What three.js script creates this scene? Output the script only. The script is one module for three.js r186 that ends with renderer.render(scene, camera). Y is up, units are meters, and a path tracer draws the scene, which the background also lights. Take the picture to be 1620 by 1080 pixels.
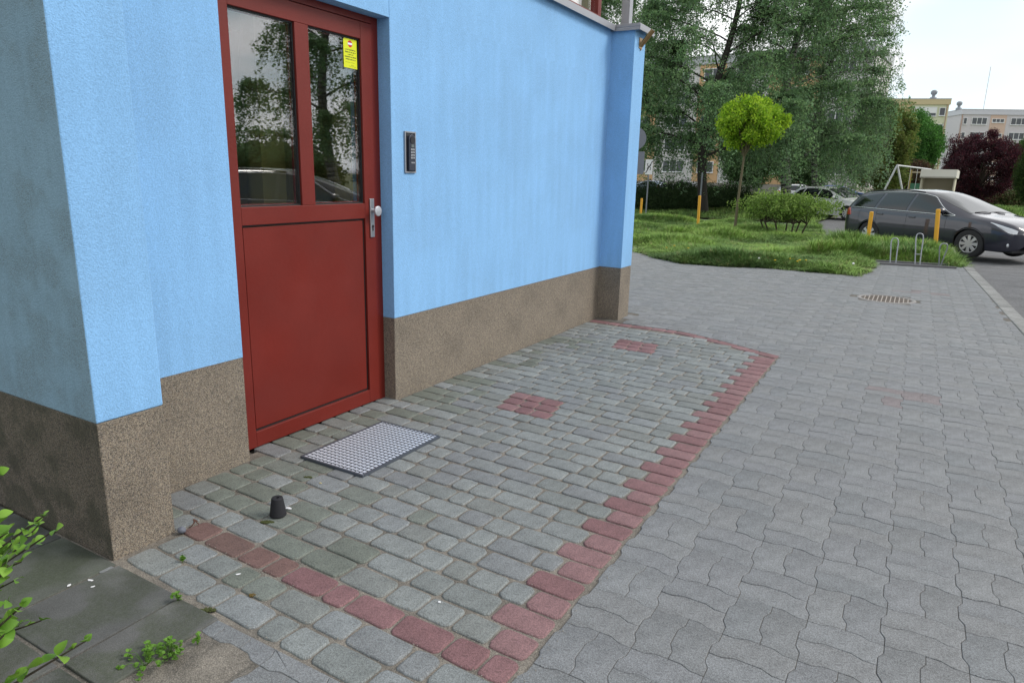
import * as THREE from 'three';
import { mergeGeometries } from 'three/addons/utils/BufferGeometryUtils.js';
import { RoundedBoxGeometry } from 'three/addons/geometries/RoundedBoxGeometry.js';

// ---------- camera, sky, sun, exposure ----------
const scene = new THREE.Scene();
const camera = new THREE.PerspectiveCamera(52.85, 1024 / 682, 0.05, 900);
camera.rotation.order = 'YXZ';
camera.position.set(0, 1.4, 0);
camera.rotation.set(-0.237307, 0.519854, 0.023684);
camera.updateMatrixWorld();
const renderer = new THREE.WebGLRenderer({ antialias: true });
renderer.setSize(1024, 682);
renderer.toneMapping = THREE.LinearToneMapping;
renderer.toneMappingExposure = 1.17;
renderer.shadowMap.enabled = true;

const sun = new THREE.DirectionalLight(new THREE.Color(1, 0.955, 0.89), 2.0);
sun.position.set(31, 31, -17);
sun.castShadow = true;
sun.shadow.radius = 40;
sun.shadow.mapSize.set(2048, 2048);
Object.assign(sun.shadow.camera, { left: -60, right: 60, top: 60, bottom: -60, near: 1, far: 200 });
scene.add(sun, sun.target);

// ---------- seeded random numbers and tiling noise ----------
function rng(seed) {
  let a = seed >>> 0;
  return () => { a = (a + 0x6D2B79F5) | 0; let t = Math.imul(a ^ (a >>> 15), 1 | a); t = (t + Math.imul(t ^ (t >>> 7), 61 | t)) ^ t; return ((t ^ (t >>> 14)) >>> 0) / 4294967296; };
}
const R0 = rng(11);
const HASH = new Float32Array(65536).map(() => R0());
const hash2 = (x, y) => HASH[(Math.imul(x, 374761393) + Math.imul(y, 668265263) >>> 0) % 65521];
const sm = (t) => t * t * (3 - 2 * t);
const clamp = (v, a = 0, b = 1) => Math.min(b, Math.max(a, v));
const lerp = (a, b, t) => a + (b - a) * t;
function vn(x, y, p) {              // value noise that repeats every p cells
  const xi = Math.floor(x), yi = Math.floor(y), fx = sm(x - xi), fy = sm(y - yi);
  const a = ((xi % p) + p) % p, b = (a + 1) % p, c = ((yi % p) + p) % p, d = (c + 1) % p;
  return lerp(lerp(hash2(a, c), hash2(b, c), fx), lerp(hash2(a, d), hash2(b, d), fx), fy);
}
function fbm(u, v, p, o = 4) { let s = 0, n = 0, k = 1; for (let i = 0; i < o; i++) { s += k * vn(u * p + i * 17, v * p + i * 31, p); n += k; k *= 0.5; p *= 2; } return s / n; }

// the sky: bright broken cloud with pale blue between, the same all round
{
  const W = 1024, H = 512, d = new Float32Array(W * H * 4);
  for (let j = 0; j < H; j++) {
    const el = ((j + 0.5) / H - 0.5) * Math.PI, y = Math.sin(el), c = Math.cos(el);
    for (let i = 0; i < W; i++) {
      const az = ((i + 0.5) / W - 0.5) * 2 * Math.PI, x = Math.cos(az) * c, z = Math.sin(az) * c;
      const h = Math.max(y, 0) + 0.16, px = x / h, pz = z / h;
      const n = fbm(px * 0.03 + 0.31, pz * 0.03 + 0.77, 32, 6), n2 = fbm(px * 0.03 + 0.13, pz * 0.03 + 0.41, 16, 5);
      const cov = sm(clamp((n - 0.35) / 0.16)), thick = sm(clamp((n2 - 0.46) / 0.2));
      const blue = [0.72, 0.92, 1.02], white = lerp(1.42, 0.80, thick);
      const haze = sm(clamp(1 - y / 0.28));
      const k = (j * W + i) * 4;
      for (let q = 0; q < 3; q++) {
        let v = lerp(blue[q], white * [0.985, 1.0, 1.02][q], cov);
        v = lerp(v, [1.2, 1.22, 1.24][q], haze * 0.35);
        d[k + q] = y < 0 ? 0.35 : v;
      }
      d[k + 3] = 1;
    }
  }
  const t = new THREE.DataTexture(d, W, H, THREE.RGBAFormat, THREE.FloatType);
  t.mapping = THREE.EquirectangularReflectionMapping;
  t.magFilter = THREE.LinearFilter; t.minFilter = THREE.LinearFilter; t.needsUpdate = true;
  scene.background = t; scene.environment = t;
}

// ---------- helpers ----------
const taken = {};
function numbered(n) { if (!(n in taken)) { taken[n] = 0; return n; } taken[n]++; return n + '_' + String(taken[n]).padStart(3, '0'); }
function mesh(name, geo, mat, parent) {
  const m = new THREE.Mesh(geo, mat); m.name = parent && parent !== scene ? name : numbered(name);
  m.castShadow = m.receiveShadow = true; (parent || scene).add(m); return m;
}
function tag(o, label, category, group) { o.userData.label = label; o.userData.category = category; if (group) o.userData.group = group; return o; }
function thing(name, label, category, [x, y, z] = [0, 0, 0], turn = 0, group) {
  const o = new THREE.Group(); o.name = numbered(name); o.position.set(x, y, z); o.rotation.y = turn; scene.add(o); return tag(o, label, category, group);
}
function part(name, parent) { const o = new THREE.Group(); o.name = name; parent.add(o); return o; }
function setting(name, geo, mat) { const o = geo ? mesh(name, geo, mat) : new THREE.Group(); if (!geo) { o.name = numbered(name); scene.add(o); } o.userData.kind = 'structure'; return o; }
// uv in metres from the axis that a face looks along
function uvm(g) {
  if (g.index) { const q = g.toNonIndexed(); g = q; }
  const p = g.attributes.position, uv = new Float32Array(p.count * 2), a = new THREE.Vector3(), b = new THREE.Vector3(), c = new THREE.Vector3();
  for (let i = 0; i < p.count; i += 3) {
    a.fromBufferAttribute(p, i); b.fromBufferAttribute(p, i + 1); c.fromBufferAttribute(p, i + 2);
    const n = b.clone().sub(a).cross(c.clone().sub(a)), ax = Math.abs(n.x), ay = Math.abs(n.y), az = Math.abs(n.z);
    [a, b, c].forEach((v, k) => { const o = (i + k) * 2; if (ax >= ay && ax >= az) { uv[o] = v.z; uv[o + 1] = v.y; } else if (ay >= az) { uv[o] = v.x; uv[o + 1] = v.z; } else { uv[o] = v.x; uv[o + 1] = v.y; } });
  }
  g.setAttribute('uv', new THREE.BufferAttribute(uv, 2)); return g;
}
const bx = (x0, x1, y0, y1, z0, z1, r = 0) => {
  const w = Math.abs(x1 - x0), h = Math.abs(y1 - y0), d = Math.abs(z1 - z0);
  let g = r ? new RoundedBoxGeometry(w, h, d, 2, Math.min(r, w / 2.01, h / 2.01, d / 2.01)) : new THREE.BoxGeometry(w, h, d);
  g.translate((x0 + x1) / 2, (y0 + y1) / 2, (z0 + z1) / 2); return uvm(g);
};
function merge(list) {
  const L = list.map((g) => { const q = g.index ? g.toNonIndexed() : g; for (const k of Object.keys(q.attributes)) if (!['position', 'normal', 'uv', 'color'].includes(k)) q.deleteAttribute(k); q.clearGroups(); return q; });
  return mergeGeometries(L);
}
function tube(pts, r, seg = 16, rs = 8) { return new THREE.TubeGeometry(new THREE.CatmullRomCurve3(pts.map((p) => new THREE.Vector3(...p))), seg, r, rs, false); }
function rod(a, b, r0, r1 = r0, n = 8) {
  const A = new THREE.Vector3(...a), B = new THREE.Vector3(...b), d = B.clone().sub(A), g = new THREE.CylinderGeometry(r1, r0, d.length(), n, 1);
  g.applyQuaternion(new THREE.Quaternion().setFromUnitVectors(new THREE.Vector3(0, 1, 0), d.clone().normalize()));
  const m = A.add(B).multiplyScalar(0.5); g.translate(m.x, m.y, m.z); return g;
}
function tex(W, H, metres, fn, srgb = true) {
  const d = new Uint8Array(W * H * 4), o = [0, 0, 0];
  for (let j = 0; j < H; j++) for (let i = 0; i < W; i++) {
    fn((i + 0.5) / W, (j + 0.5) / H, o, i, j); const k = (j * W + i) * 4;
    d[k] = clamp(o[0]) * 255; d[k + 1] = clamp(o[1]) * 255; d[k + 2] = clamp(o[2]) * 255; d[k + 3] = 255;
  }
  const t = new THREE.DataTexture(d, W, H, THREE.RGBAFormat);
  t.wrapS = t.wrapT = THREE.RepeatWrapping; t.magFilter = THREE.LinearFilter; t.minFilter = THREE.LinearMipmapLinearFilter; t.generateMipmaps = true;
  if (srgb) t.colorSpace = THREE.SRGBColorSpace;
  t.repeat.set(1 / metres, 1 / metres); t.needsUpdate = true; return t;
}
const std = (o) => new THREE.MeshStandardMaterial(o);
const phy = (o) => new THREE.MeshPhysicalMaterial(o);
const lin = (r, g, b) => new THREE.Color().setRGB(r, g, b);
const mulC = (a, k) => a.map((v) => v * k);
const s2l = (v) => v <= 0.04045 ? v / 12.92 : ((v + 0.055) / 1.055) ** 2.4, l2s = (v) => v <= 0.0031308 ? v * 12.92 : 1.055 * v ** (1 / 2.4) - 0.055;

// ---------- materials ----------
// render (stucco): grains of 3 to 4 mm; colour specks and thin rain streaks belong to the coat
function stucco(base, seed, dirt, N = 1024, metres = 1.15) {
  const fq = Math.round(metres * 300), ff = Math.round(metres * 520);
  const gr = (u, v) => 0.6 * vn(u * fq + seed, v * fq, fq) + 0.4 * vn(u * ff, v * ff + seed, ff);
  const map = tex(N, N, metres, (u, v, o) => {
    const g = gr(u, v), big = fbm(u, v + seed * 0.1, 5, 5), st = fbm(u * 6, v * 0.5, 8, 4);
    const spk = vn(u * fq + 9, v * fq + 3, fq) > 0.9 ? 0.86 : 1;
    let k = (0.9 + 0.34 * (g - 0.5) + 0.12 * (big - 0.5) + 0.12 * (st - 0.5)) * spk;
    const pat = sm(clamp((fbm(u + 0.3, v + 0.2, 9, 6) - 0.40) / 0.3)) * dirt, fine = sm(clamp((vn(u * ff, v * ff + 5, ff) - 0.45) / 0.3));
    for (let q = 0; q < 3; q++) o[q] = l2s(lerp(base[q] * k, [0.12, 0.135, 0.12][q] * (0.7 + 0.6 * g), clamp(pat * (0.1 + 0.9 * fine))));
  });
  const bump = tex(N, N, metres, (u, v, o) => { const g = gr(u, v); o[0] = o[1] = o[2] = clamp(0.5 + 1.1 * (g - 0.5)); }, false);
  return std({ map, bumpMap: bump, bumpScale: 0.0013, roughness: 0.93 });
}
const M = {};
M.blue = stucco([0.25, 0.50, 0.83], 1, 0.13, 2048, 2.3);
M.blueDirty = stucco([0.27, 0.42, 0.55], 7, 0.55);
{
  const pal = [[0.30, 0.245, 0.18], [0.22, 0.175, 0.13], [0.38, 0.325, 0.25], [0.14, 0.12, 0.10], [0.27, 0.235, 0.20], [0.085, 0.075, 0.065]];
  const cell = (u, v, n) => {             // pebbles: the nearest of jittered points
    const x = u * n, y = v * n, xi = Math.floor(x), yi = Math.floor(y); let b1 = 9, b2 = 9, id = 0;
    for (let a = -1; a < 2; a++) for (let c = -1; c < 2; c++) {
      const gx = ((xi + a) % n + n) % n, gy = ((yi + c) % n + n) % n;
      const dx = xi + a + hash2(gx, gy + 500) - x, dy = yi + c + hash2(gx + 900, gy) - y, d = Math.hypot(dx, dy);
      if (d < b1) { b2 = b1; b1 = d; id = hash2(gx + 77, gy + 13); } else if (d < b2) b2 = d;
    }
    return [b1, b2, id];
  };
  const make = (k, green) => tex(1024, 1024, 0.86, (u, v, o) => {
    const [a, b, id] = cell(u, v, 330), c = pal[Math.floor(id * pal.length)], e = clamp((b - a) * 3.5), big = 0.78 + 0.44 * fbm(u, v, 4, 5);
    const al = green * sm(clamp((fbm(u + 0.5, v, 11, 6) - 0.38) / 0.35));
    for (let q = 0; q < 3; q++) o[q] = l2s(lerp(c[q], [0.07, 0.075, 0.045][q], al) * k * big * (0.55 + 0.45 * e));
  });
  const bump = tex(1024, 1024, 0.86, (u, v, o) => { const [a, b, id] = cell(u, v, 330); o[0] = o[1] = o[2] = clamp((b - a) * 2 + 0.2 * id); }, false);
  M.plinth = std({ map: make(1.05, 0), bumpMap: bump, bumpScale: 0.002, roughness: 0.75 });
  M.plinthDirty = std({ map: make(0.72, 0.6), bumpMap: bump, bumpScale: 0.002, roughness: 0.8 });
}
// pressed concrete: fine sand grain with pale chips; the tint is in the material's colour
const concrete = tex(1024, 1024, 0.5, (u, v, o) => {
  const g = vn(u * 500, v * 500, 500), big = fbm(u, v, 6, 5), chip = vn(u * 125 + 4, v * 125 + 8, 125), dk = vn(u * 150 + 40, v * 150 + 81, 150), mid = vn(u * 190 + 7, v * 190 + 3, 190);
  let k = 0.81 + 0.20 * (g - 0.5) + 0.26 * (mid - 0.5) + 0.24 * (big - 0.5);
  if (chip > 0.93) k += 0.24; if (dk > 0.93) k -= 0.28;
  const w = chip > 0.93 ? 0.03 : 0; o[0] = k + w; o[1] = k; o[2] = k * 0.995;
});
const concreteBump = tex(1024, 1024, 0.5, (u, v, o) => { o[0] = o[1] = o[2] = 0.5 + 0.5 * (vn(u * 400, v * 400, 400) - 0.5) + 0.5 * (fbm(u, v, 20, 4) - 0.5); }, false);
const paver = (c, rough = 0.74) => std({ color: lin(...c), map: concrete, bumpMap: concreteBump, bumpScale: 0.0016, roughness: rough });

// ---------- the setting: ground sheets ----------
const GY = (z) => z > -13 ? 0 : z < -18.5 ? -0.2 : -0.2 * sm((-13 - z) / 5.5);       // the lawn and the road fall a little away from the building
function sheet(poly, y, step, dip = true) {                                          // a flat polygon, cut fine enough to follow the fall
  const xs = poly.map((p) => p[0]), zs = poly.map((p) => p[1]);
  const s = new THREE.Shape(poly.map(([x, z]) => new THREE.Vector2(x, -z)));
  let g;
  if (!dip || !step) { g = new THREE.ShapeGeometry(s); g.rotateX(-Math.PI / 2); g.translate(0, y, 0); }
  else {
    // strips across z, each clipped from the polygon
    const L = []; const z1 = Math.max(...zs), z0 = Math.min(...zs);
    const cuts = [z1]; for (let z = -13; z > -18.6; z -= step) if (z < z1 && z > z0) cuts.push(z); cuts.push(z0);
    for (let i = 0; i + 1 < cuts.length; i++) {
      let q = clipHalf(clipHalf(poly, 0, 1, cuts[i]), 0, -1, -cuts[i + 1]);
      if (q.length < 3) continue;
      const sg = new THREE.ShapeGeometry(new THREE.Shape(q.map(([x, z]) => new THREE.Vector2(x, -z)))); sg.rotateX(-Math.PI / 2);
      const p = sg.attributes.position; for (let k = 0; k < p.count; k++) p.setY(k, y + GY(p.getZ(k))); L.push(sg);
    }
    g = merge(L); g.computeVertexNormals();
  }
  return uvm(g);
}
// keep the side where nx*x + nz*z <= c
function clipHalf(poly, nx, nz, c) {
  const out = [];
  for (let i = 0; i < poly.length; i++) {
    const a = poly[i], b = poly[(i + 1) % poly.length], da = nx * a[0] + nz * a[1] - c, db = nx * b[0] + nz * b[1] - c;
    if (da <= 0) out.push(a);
    if ((da < 0 && db > 0) || (da > 0 && db < 0)) { const t = da / (da - db); out.push([lerp(a[0], b[0], t), lerp(a[1], b[1], t)]); }
  }
  return out;
}
const inPoly = (x, z, P) => { let c = false; for (let i = 0, j = P.length - 1; i < P.length; j = i++) { const [a, b] = P[i], [d, e] = P[j]; if ((b > z) !== (e > z) && x < (d - a) * (z - b) / (e - b) + a) c = !c; } return c; };

const soilTex = tex(512, 512, 4, (u, v, o) => { const n = fbm(u, v, 16, 5), f = vn(u * 250, v * 250, 250); const k = 0.7 + 0.5 * n + 0.3 * (f - 0.5); o[0] = 0.33 * k; o[1] = 0.36 * k; o[2] = 0.19 * k; });
const sandTex = tex(1024, 1024, 0.8, (u, v, o) => { const n = fbm(u, v, 12, 5), f = vn(u * 400, v * 400, 400), s = vn(u * 200 + 3, v * 200, 200); const k = 0.75 + 0.35 * (n - 0.5) + 0.4 * (f - 0.5) + (s > 0.93 ? 0.2 : 0) - (s < 0.05 ? 0.25 : 0); o[0] = 0.60 * k; o[1] = 0.57 * k; o[2] = 0.53 * k; });
const tarTex = tex(1024, 1024, 2.2, (u, v, o) => { const n = fbm(u, v, 6, 6), f = vn(u * 400, v * 400, 400), s = vn(u * 300 + 3, v * 300, 300); const k = 0.40 + 0.12 * (n - 0.5) + 0.28 * (f - 0.5) + (s > 0.9 ? 0.12 : 0); o[0] = k; o[1] = k * 1.0; o[2] = k * 1.02; });
const tarBump = tex(512, 512, 1.1, (u, v, o) => { o[0] = o[1] = o[2] = vn(u * 200, v * 200, 200); }, false);
M.soil = std({ map: soilTex, roughness: 1 });
M.sand = std({ map: sandTex, bumpMap: sandTex, bumpScale: 0.004, roughness: 1 });
M.sandDark = std({ color: lin(0.68, 0.69, 0.70), map: sandTex, bumpMap: sandTex, bumpScale: 0.003, roughness: 1 });
M.tar = std({ map: tarTex, bumpMap: tarBump, bumpScale: 0.004, roughness: 0.92 });

setting('ground', uvm(new THREE.PlaneGeometry(900, 900).rotateX(-Math.PI / 2).translate(0, -0.29, 0)), M.soil);
const kerbX = (z) => 1.27 + 0.034 * (z + 7);
const lawnPoly = [[-5.2, -14.0], [-4.79, -13.1], [-4.0, -12.15], [-3.32, -11.62], [-2.6, -11.72], [-1.95, -11.98], [-1.2, -11.92], [-0.66, -11.86], [-0.50, -12.6], [-0.50, -14.0], [-0.55, -14.5], [0.1, -14.66], [0.75, -14.5], [0.95, -14.6], [0.99, -15.3], [0.78, -17.2], [0.2, -18.9], [-1.55, -21.3], [-2.3, -23.2], [-3.0, -27.5], [-9.5, -27.5], [-9.4, -24.5], [-8.3, -20]];
const backLawn = [[-3.6, -31], [-10.6, -30.2], [-13.2, -34], [-20, -54], [-9, -60], [-3.5, -38]];
const farLawn = [[3.4, -40], [24, -36], [40, -70], [-4, -72], [0.5, -50]];
setting('road', sheet([[kerbX(6), 6], [kerbX(-15.2), -15.2], [0.86, -17.2], [0.26, -19], [-1.5, -21.4], [-2.25, -23.3], [-3.2, -29.5], [-3.6, -31], [-3.4, -46], [40, -46], [60, 6]], -0.07, 0.5), M.tar);
setting('back_road', sheet([[-9.4, -27.2], [-10.6, -30.2], [-13.2, -34], [-20, -54], [-9, -60], [-2, -72], [-2, -80], [-60, -80], [-30, -54], [-12.6, -27.2], [-9.2, -21], [-8.5, -21]], -0.085, 0.5), M.tar);
setting('path', sheet([[-3.2, -27.4], [-9.4, -27.4], [-10.6, -30.3], [-3.6, -31.0]], -0.078, 0.5), paver([0.34, 0.34, 0.34]));
const lawn = setting('lawn', sheet(lawnPoly, 0.004, 0.5), M.soil);
setting('back_lawn', sheet(backLawn, -0.01, 0.5), M.soil);
setting('far_lawn', sheet(farLawn, -0.01, 0.5), M.soil);
setting('sand_bed', sheet([[-1.60, 3], [kerbX(3), 3], [kerbX(-15), -15], [0.9, -15.3], [-0.5, -15.3], [-5.5, -15.5], [-10, -24], [-14, -24], [-8, -6.6], [-2.75, -6.34], [-1.9, -6.335], [-1.5, -6.21], [-0.80, -5.86], [-0.80, -1.195], [-1.60, -1.195]], -0.003, 0, false), M.sandDark);
setting('sub_base', sheet([[-8, 3], [-0.7, 3], [-0.7, -7], [-8, -7]], -0.022, 0, false), M.sand);

// ---------- paving ----------
const camInv = camera.matrixWorldInverse.copy(camera.matrixWorld).invert(), FPX = 1086.8, _v = new THREE.Vector3();
function look(x, y, z) { _v.set(x, y, z).applyMatrix4(camInv); return [810 + FPX * _v.x / -_v.z, 540 - FPX * _v.y / -_v.z, -_v.z]; }
const near = (x, z, m = 120) => { const [px, py, d] = look(x, 0, z); return d > 0.2 && px > -m && px < 1620 + m && py < 1080 + m * 1.5; };
// a stone from its outline: top face, rounded arris, side
function stoneGeo(out, bevel, depth, soft = 1) {
  const n = out.length; let cx = 0, cz = 0; for (const p of out) { cx += p[0] / n; cz += p[1] / n; }
  const pos = [], nor = [], idx = [], ring = (ins, y, up) => {
    const b = pos.length / 3;
    for (let i = 0; i < n; i++) {
      const p = out[i], a = out[(i + n - 1) % n], c = out[(i + 1) % n];
      let tx = c[0] - a[0], tz = c[1] - a[1], l = Math.hypot(tx, tz) || 1; tx /= l; tz /= l;
      let nx = tz, nz = -tx; if (nx * (p[0] - cx) + nz * (p[1] - cz) < 0) { nx = -nx; nz = -nz; }
      pos.push(p[0] - nx * ins, y, p[1] - nz * ins); const h = Math.sqrt(1 - up * up); nor.push(nx * h, up, nz * h);
    }
    return b;
  };
  const r0 = ring(bevel, 0, 0.998), r1 = ring(bevel * 0.3, -bevel * 0.32 * soft, 0.72), r2 = ring(0, -bevel * soft, 0.2), r3 = ring(0, -depth, 0);
  const tri = THREE.ShapeUtils.triangulateShape(out.map((p, i) => new THREE.Vector2(pos[(r0 + i) * 3], pos[(r0 + i) * 3 + 2])), []);
  for (const [a, b, c] of tri) idx.push(a, b, c);
  // face up
  { const [a, b, c] = tri[0], ux = pos[b * 3] - pos[a * 3], uz = pos[b * 3 + 2] - pos[a * 3 + 2], vx = pos[c * 3] - pos[a * 3], vz = pos[c * 3 + 2] - pos[a * 3 + 2]; if (uz * vx - ux * vz < 0) for (let k = 0; k < idx.length; k += 3) [idx[k + 1], idx[k + 2]] = [idx[k + 2], idx[k + 1]]; }
  for (const [a, b] of [[r0, r1], [r1, r2], [r2, r3]]) for (let i = 0; i < n; i++) { const j = (i + 1) % n; idx.push(a + i, a + j, b + i, a + j, b + j, b + i); }
  const g = new THREE.BufferGeometry();
  g.setAttribute('position', new THREE.Float32BufferAttribute(pos, 3)); g.setAttribute('normal', new THREE.Float32BufferAttribute(nor, 3));
  const uv = new Float32Array(pos.length / 3 * 2); for (let i = 0; i < uv.length / 2; i++) { uv[i * 2] = pos[i * 3] + pos[i * 3 + 1] * 0.7; uv[i * 2 + 1] = pos[i * 3 + 2] + pos[i * 3 + 1] * 0.7; }
  g.setAttribute('uv', new THREE.BufferAttribute(uv, 2)); g.setIndex(idx); return g;
}
function roundRect(w, d, r, R, wob) {       // outline with soft corners and slightly bowed, uneven sides
  const P = [];
  const c = [[w / 2 - r, d / 2 - r, 0], [-w / 2 + r, d / 2 - r, 1], [-w / 2 + r, -d / 2 + r, 2], [w / 2 - r, -d / 2 + r, 3]];
  for (const [x, z, q] of c) {
    const rr = r * (0.8 + 0.5 * R());
    for (let k = 0; k < 4; k++) { const a = (q + k / 3) * Math.PI / 2; P.push([x + Math.sign(x) * (r - rr) + rr * Math.cos(a) + (R() - 0.5) * wob, z + Math.sign(z) * (r - rr) + rr * Math.sin(a) + (R() - 0.5) * wob]); }
    if (q % 2 === 0) P.push([(R() - 0.5) * 0.02, (q === 0 ? 1 : -1) * (d / 2 + (R() - 0.4) * wob)]);
  }
  return P;
}
const tones = {
  grey: [[0.29, 0.312, 0.317], [0.323, 0.348, 0.35], [0.263, 0.285, 0.283], [0.31, 0.333, 0.346], [0.276, 0.292, 0.305], [0.272, 0.289, 0.282], [0.31, 0.333, 0.333]],
  green: [[0.225, 0.251, 0.221], [0.243, 0.268, 0.243], [0.208, 0.23, 0.2]],
  red: [[0.304, 0.16, 0.17], [0.276, 0.142, 0.151], [0.326, 0.184, 0.193]],
  redOld: [[0.207, 0.128, 0.114], [0.233, 0.136, 0.123]],
  wave: [[0.283, 0.294, 0.313], [0.295, 0.308, 0.325], [0.271, 0.283, 0.301], [0.287, 0.296, 0.309], [0.262, 0.277, 0.294], [0.263, 0.274, 0.287], [0.297, 0.308, 0.322], [0.28, 0.289, 0.301]],
  pink: [[0.282, 0.246, 0.257]],
};
const toneMat = {}; for (const k in tones) toneMat[k] = tones[k].map((c) => paver(c));
const vcPaver = std({ map: concrete, bumpMap: concreteBump, bumpScale: 0.0016, roughness: 0.74, vertexColors: true });
// stones = {geo, m (Matrix4), tone, v, size}; the 300 that show largest become parts, the rest one mass
function layStones(parent, stones, name, massName) {
  for (const s of stones) { const e = s.m.elements, [px, py, d] = look(e[12], e[13], e[14]); const inside = d > 0.1 && px > -30 && px < 1650 && py > 0 && py < 1120; s.rank = inside ? s.size * 1.4 / (d * d * d) : -d; }
  stones.sort((a, b) => b.rank - a.rank);
  const rest = [];
  stones.forEach((s, i) => {
    if (i < 300) { const o = new THREE.Mesh(s.geo, toneMat[s.tone][s.v % toneMat[s.tone].length]); o.name = name; o.applyMatrix4(s.m); o.castShadow = o.receiveShadow = true; parent.add(o); }
    else {
      const g = s.geo.toNonIndexed().applyMatrix4(s.m), n = g.attributes.position.count, c = tones[s.tone][s.v % tones[s.tone].length], col = new Float32Array(n * 3);
      for (let k = 0; k < n; k++) col.set(c, k * 3);
      g.setAttribute('color', new THREE.BufferAttribute(col, 3));
      const uv = g.attributes.uv, e = s.m.elements; for (let k = 0; k < n; k++) uv.setXY(k, uv.getX(k) + e[12] * 1.37, uv.getY(k) + e[14] * 1.73);
      rest.push(g);
    }
  });
  if (rest.length) { const o = mesh(massName, mergeGeometries(rest), vcPaver, parent); o.userData.kind = 'stuff'; }
}
const E = new THREE.Euler(), Q = new THREE.Quaternion();
const place = (x, y, z, ry, tilt, R, sx = 1, sz = 1) => { E.set((R() - 0.5) * tilt, ry, (R() - 0.5) * tilt); return new THREE.Matrix4().compose(new THREE.Vector3(x, y, z), Q.setFromEuler(E).clone(), new THREE.Vector3(sx, 1, sz)); };

const SL = 0.035, PITCH = 0.117, Z0 = -1.485, XR = -0.818;
const farPts = [[-2.80, -6.27], [-2.34, -6.245], [-1.92, -6.26], [-1.71, -6.225], [-1.47, -6.13], [-1.24, -6.02], [-0.99, -5.885], [-0.79, -5.80]];
const farZ = (x) => { for (let i = 0; i + 1 < farPts.length; i++) if (x <= farPts[i + 1][0]) { const t = (x - farPts[i][0]) / (farPts[i + 1][0] - farPts[i][0]); return lerp(farPts[i][1], farPts[i + 1][1], t); } return -5.80; };
{
  const R = rng(5), entrance = setting('entrance_paving');
  const LEN = [0.105, 0.137, 0.205], W = PITCH, cache = {};
  const geoFor = (li, v) => cache[li + '_' + v] ||= stoneGeo(roundRect(LEN[li] - 0.0085, W - 0.0085, 0.020, rng(100 + li * 10 + v), 0.004), 0.0075, 0.03, 0.85);
  const stones = [];
  const fill = (x0, x1, make) => {
    const L = []; let s = 0; const need = x1 - x0;
    while (s < need - 0.05) { const r = R(), li = r < 0.3 ? 0 : r < 0.62 ? 1 : 2; if (L.length > 1 && li === 0 && L[L.length - 1] === 0) continue; L.push(li); s += LEN[li]; }
    const k = need / s; let x = x0; for (const li of L) { const l = LEN[li] * k; make(x + l / 2, li, k); x += l; }
  };
  for (let c = -2; c < 42; c++) {
    const zc0 = Z0 - (c + 0.5) * W;
    const put = (tone) => (x, li, k) => {
      const z = zc0 + SL * (x + 2.33) + (R() - 0.5) * 0.004;
      if (z < farZ(x) + 0.055) return;
      if (x > -2.45 && x < -2.12 && z < -2.30 && z > -2.81) return;                                  // under the mat
      let t = tone;
      if (t === 'grey') { const wallNear = x < -2.28 + 0.35 * (vn(z * 3 + 40, 3.3, 64) - 0.5), old = z > -2.2 && x < -1.55 + 0.4 * (R() - 0.5); if ((wallNear && R() < 0.4) || (old && R() < 0.6)) t = 'green'; }
      if (t === 'red' && z > -1.75 && x < -1.75) t = 'redOld';
      stones.push({ geo: geoFor(li, Math.floor(R() * 4)), m: place(x + (R() - 0.5) * 0.003, (R() - 0.5) * 0.003, z, SL * -1 + (R() - 0.5) * 0.03 + (R() < 0.5 ? Math.PI : 0), 0.022, R, k), tone: t, v: Math.floor(R() * 9), size: LEN[li] * W });
    };
    const xw = c < 0 ? -2.34 : c === 0 ? -2.345 : zc0 > -2.15 || zc0 < -3.22 ? -2.685 : -2.80;
    if (c < 0) { fill(-2.34 + (c === -2 ? 0.0 : 0.01), XR, put('grey')); continue; }
    if (c === 0) { fill(xw, XR, put('red')); fill(-2.68, -2.36, put('grey')); continue; }
    const end = c % 2 ? 0.142 : 0.205; put('red')(XR - end / 2, c % 2 ? 1 : 2, end / (c % 2 ? 0.137 : 0.205));
    const xe = XR - end;
    const block = c >= 17 && c <= 19 ? -2.12 : c >= 33 && c <= 35 ? -2.115 : null;
    if (block === null) fill(xw, xe, put('grey'));
    else {
      const off = [0.025, 0, -0.02][(c - 17) % 16 % 3], a = block + off;
      fill(xw, a, put('grey')); put('red')(a + 0.062, 1, 0.9); put('red')(a + 0.124 + 0.055, 0, 1.05); put('red')(a + 0.234 + 0.066, 1, 0.96); fill(a + 0.366, xe, put('grey'));
    }
  }
  // the red course that closes the far end along its bend
  let x = -2.68; let i = 0;
  while (x < -0.86) {
    const li = [2, 0, 1, 2, 1, 0][i++ % 6], L = LEN[li] * 0.98, xm = x + L / 2, dz = (farZ(xm + 0.05) - farZ(xm - 0.05)) / 0.1, a = Math.atan(dz);
    stones.push({ geo: geoFor(li, i % 4), m: place(xm, 0, farZ(xm) - 0.012, -a, 0.015, R), tone: 'red', v: i, size: LEN[li] * W }); x += L * Math.cos(a);
  }
  layStones(entrance, stones, 'paver', 'paver_rows');
  const bed = mesh('joint_sand', sheet([[-2.75, -1.2], [-0.80, -1.2], [-0.80, -5.85], [-1.5, -6.2], [-1.9, -6.33], [-2.75, -6.33]], -0.0062, 0, false), M.sand, entrance);
}
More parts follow.
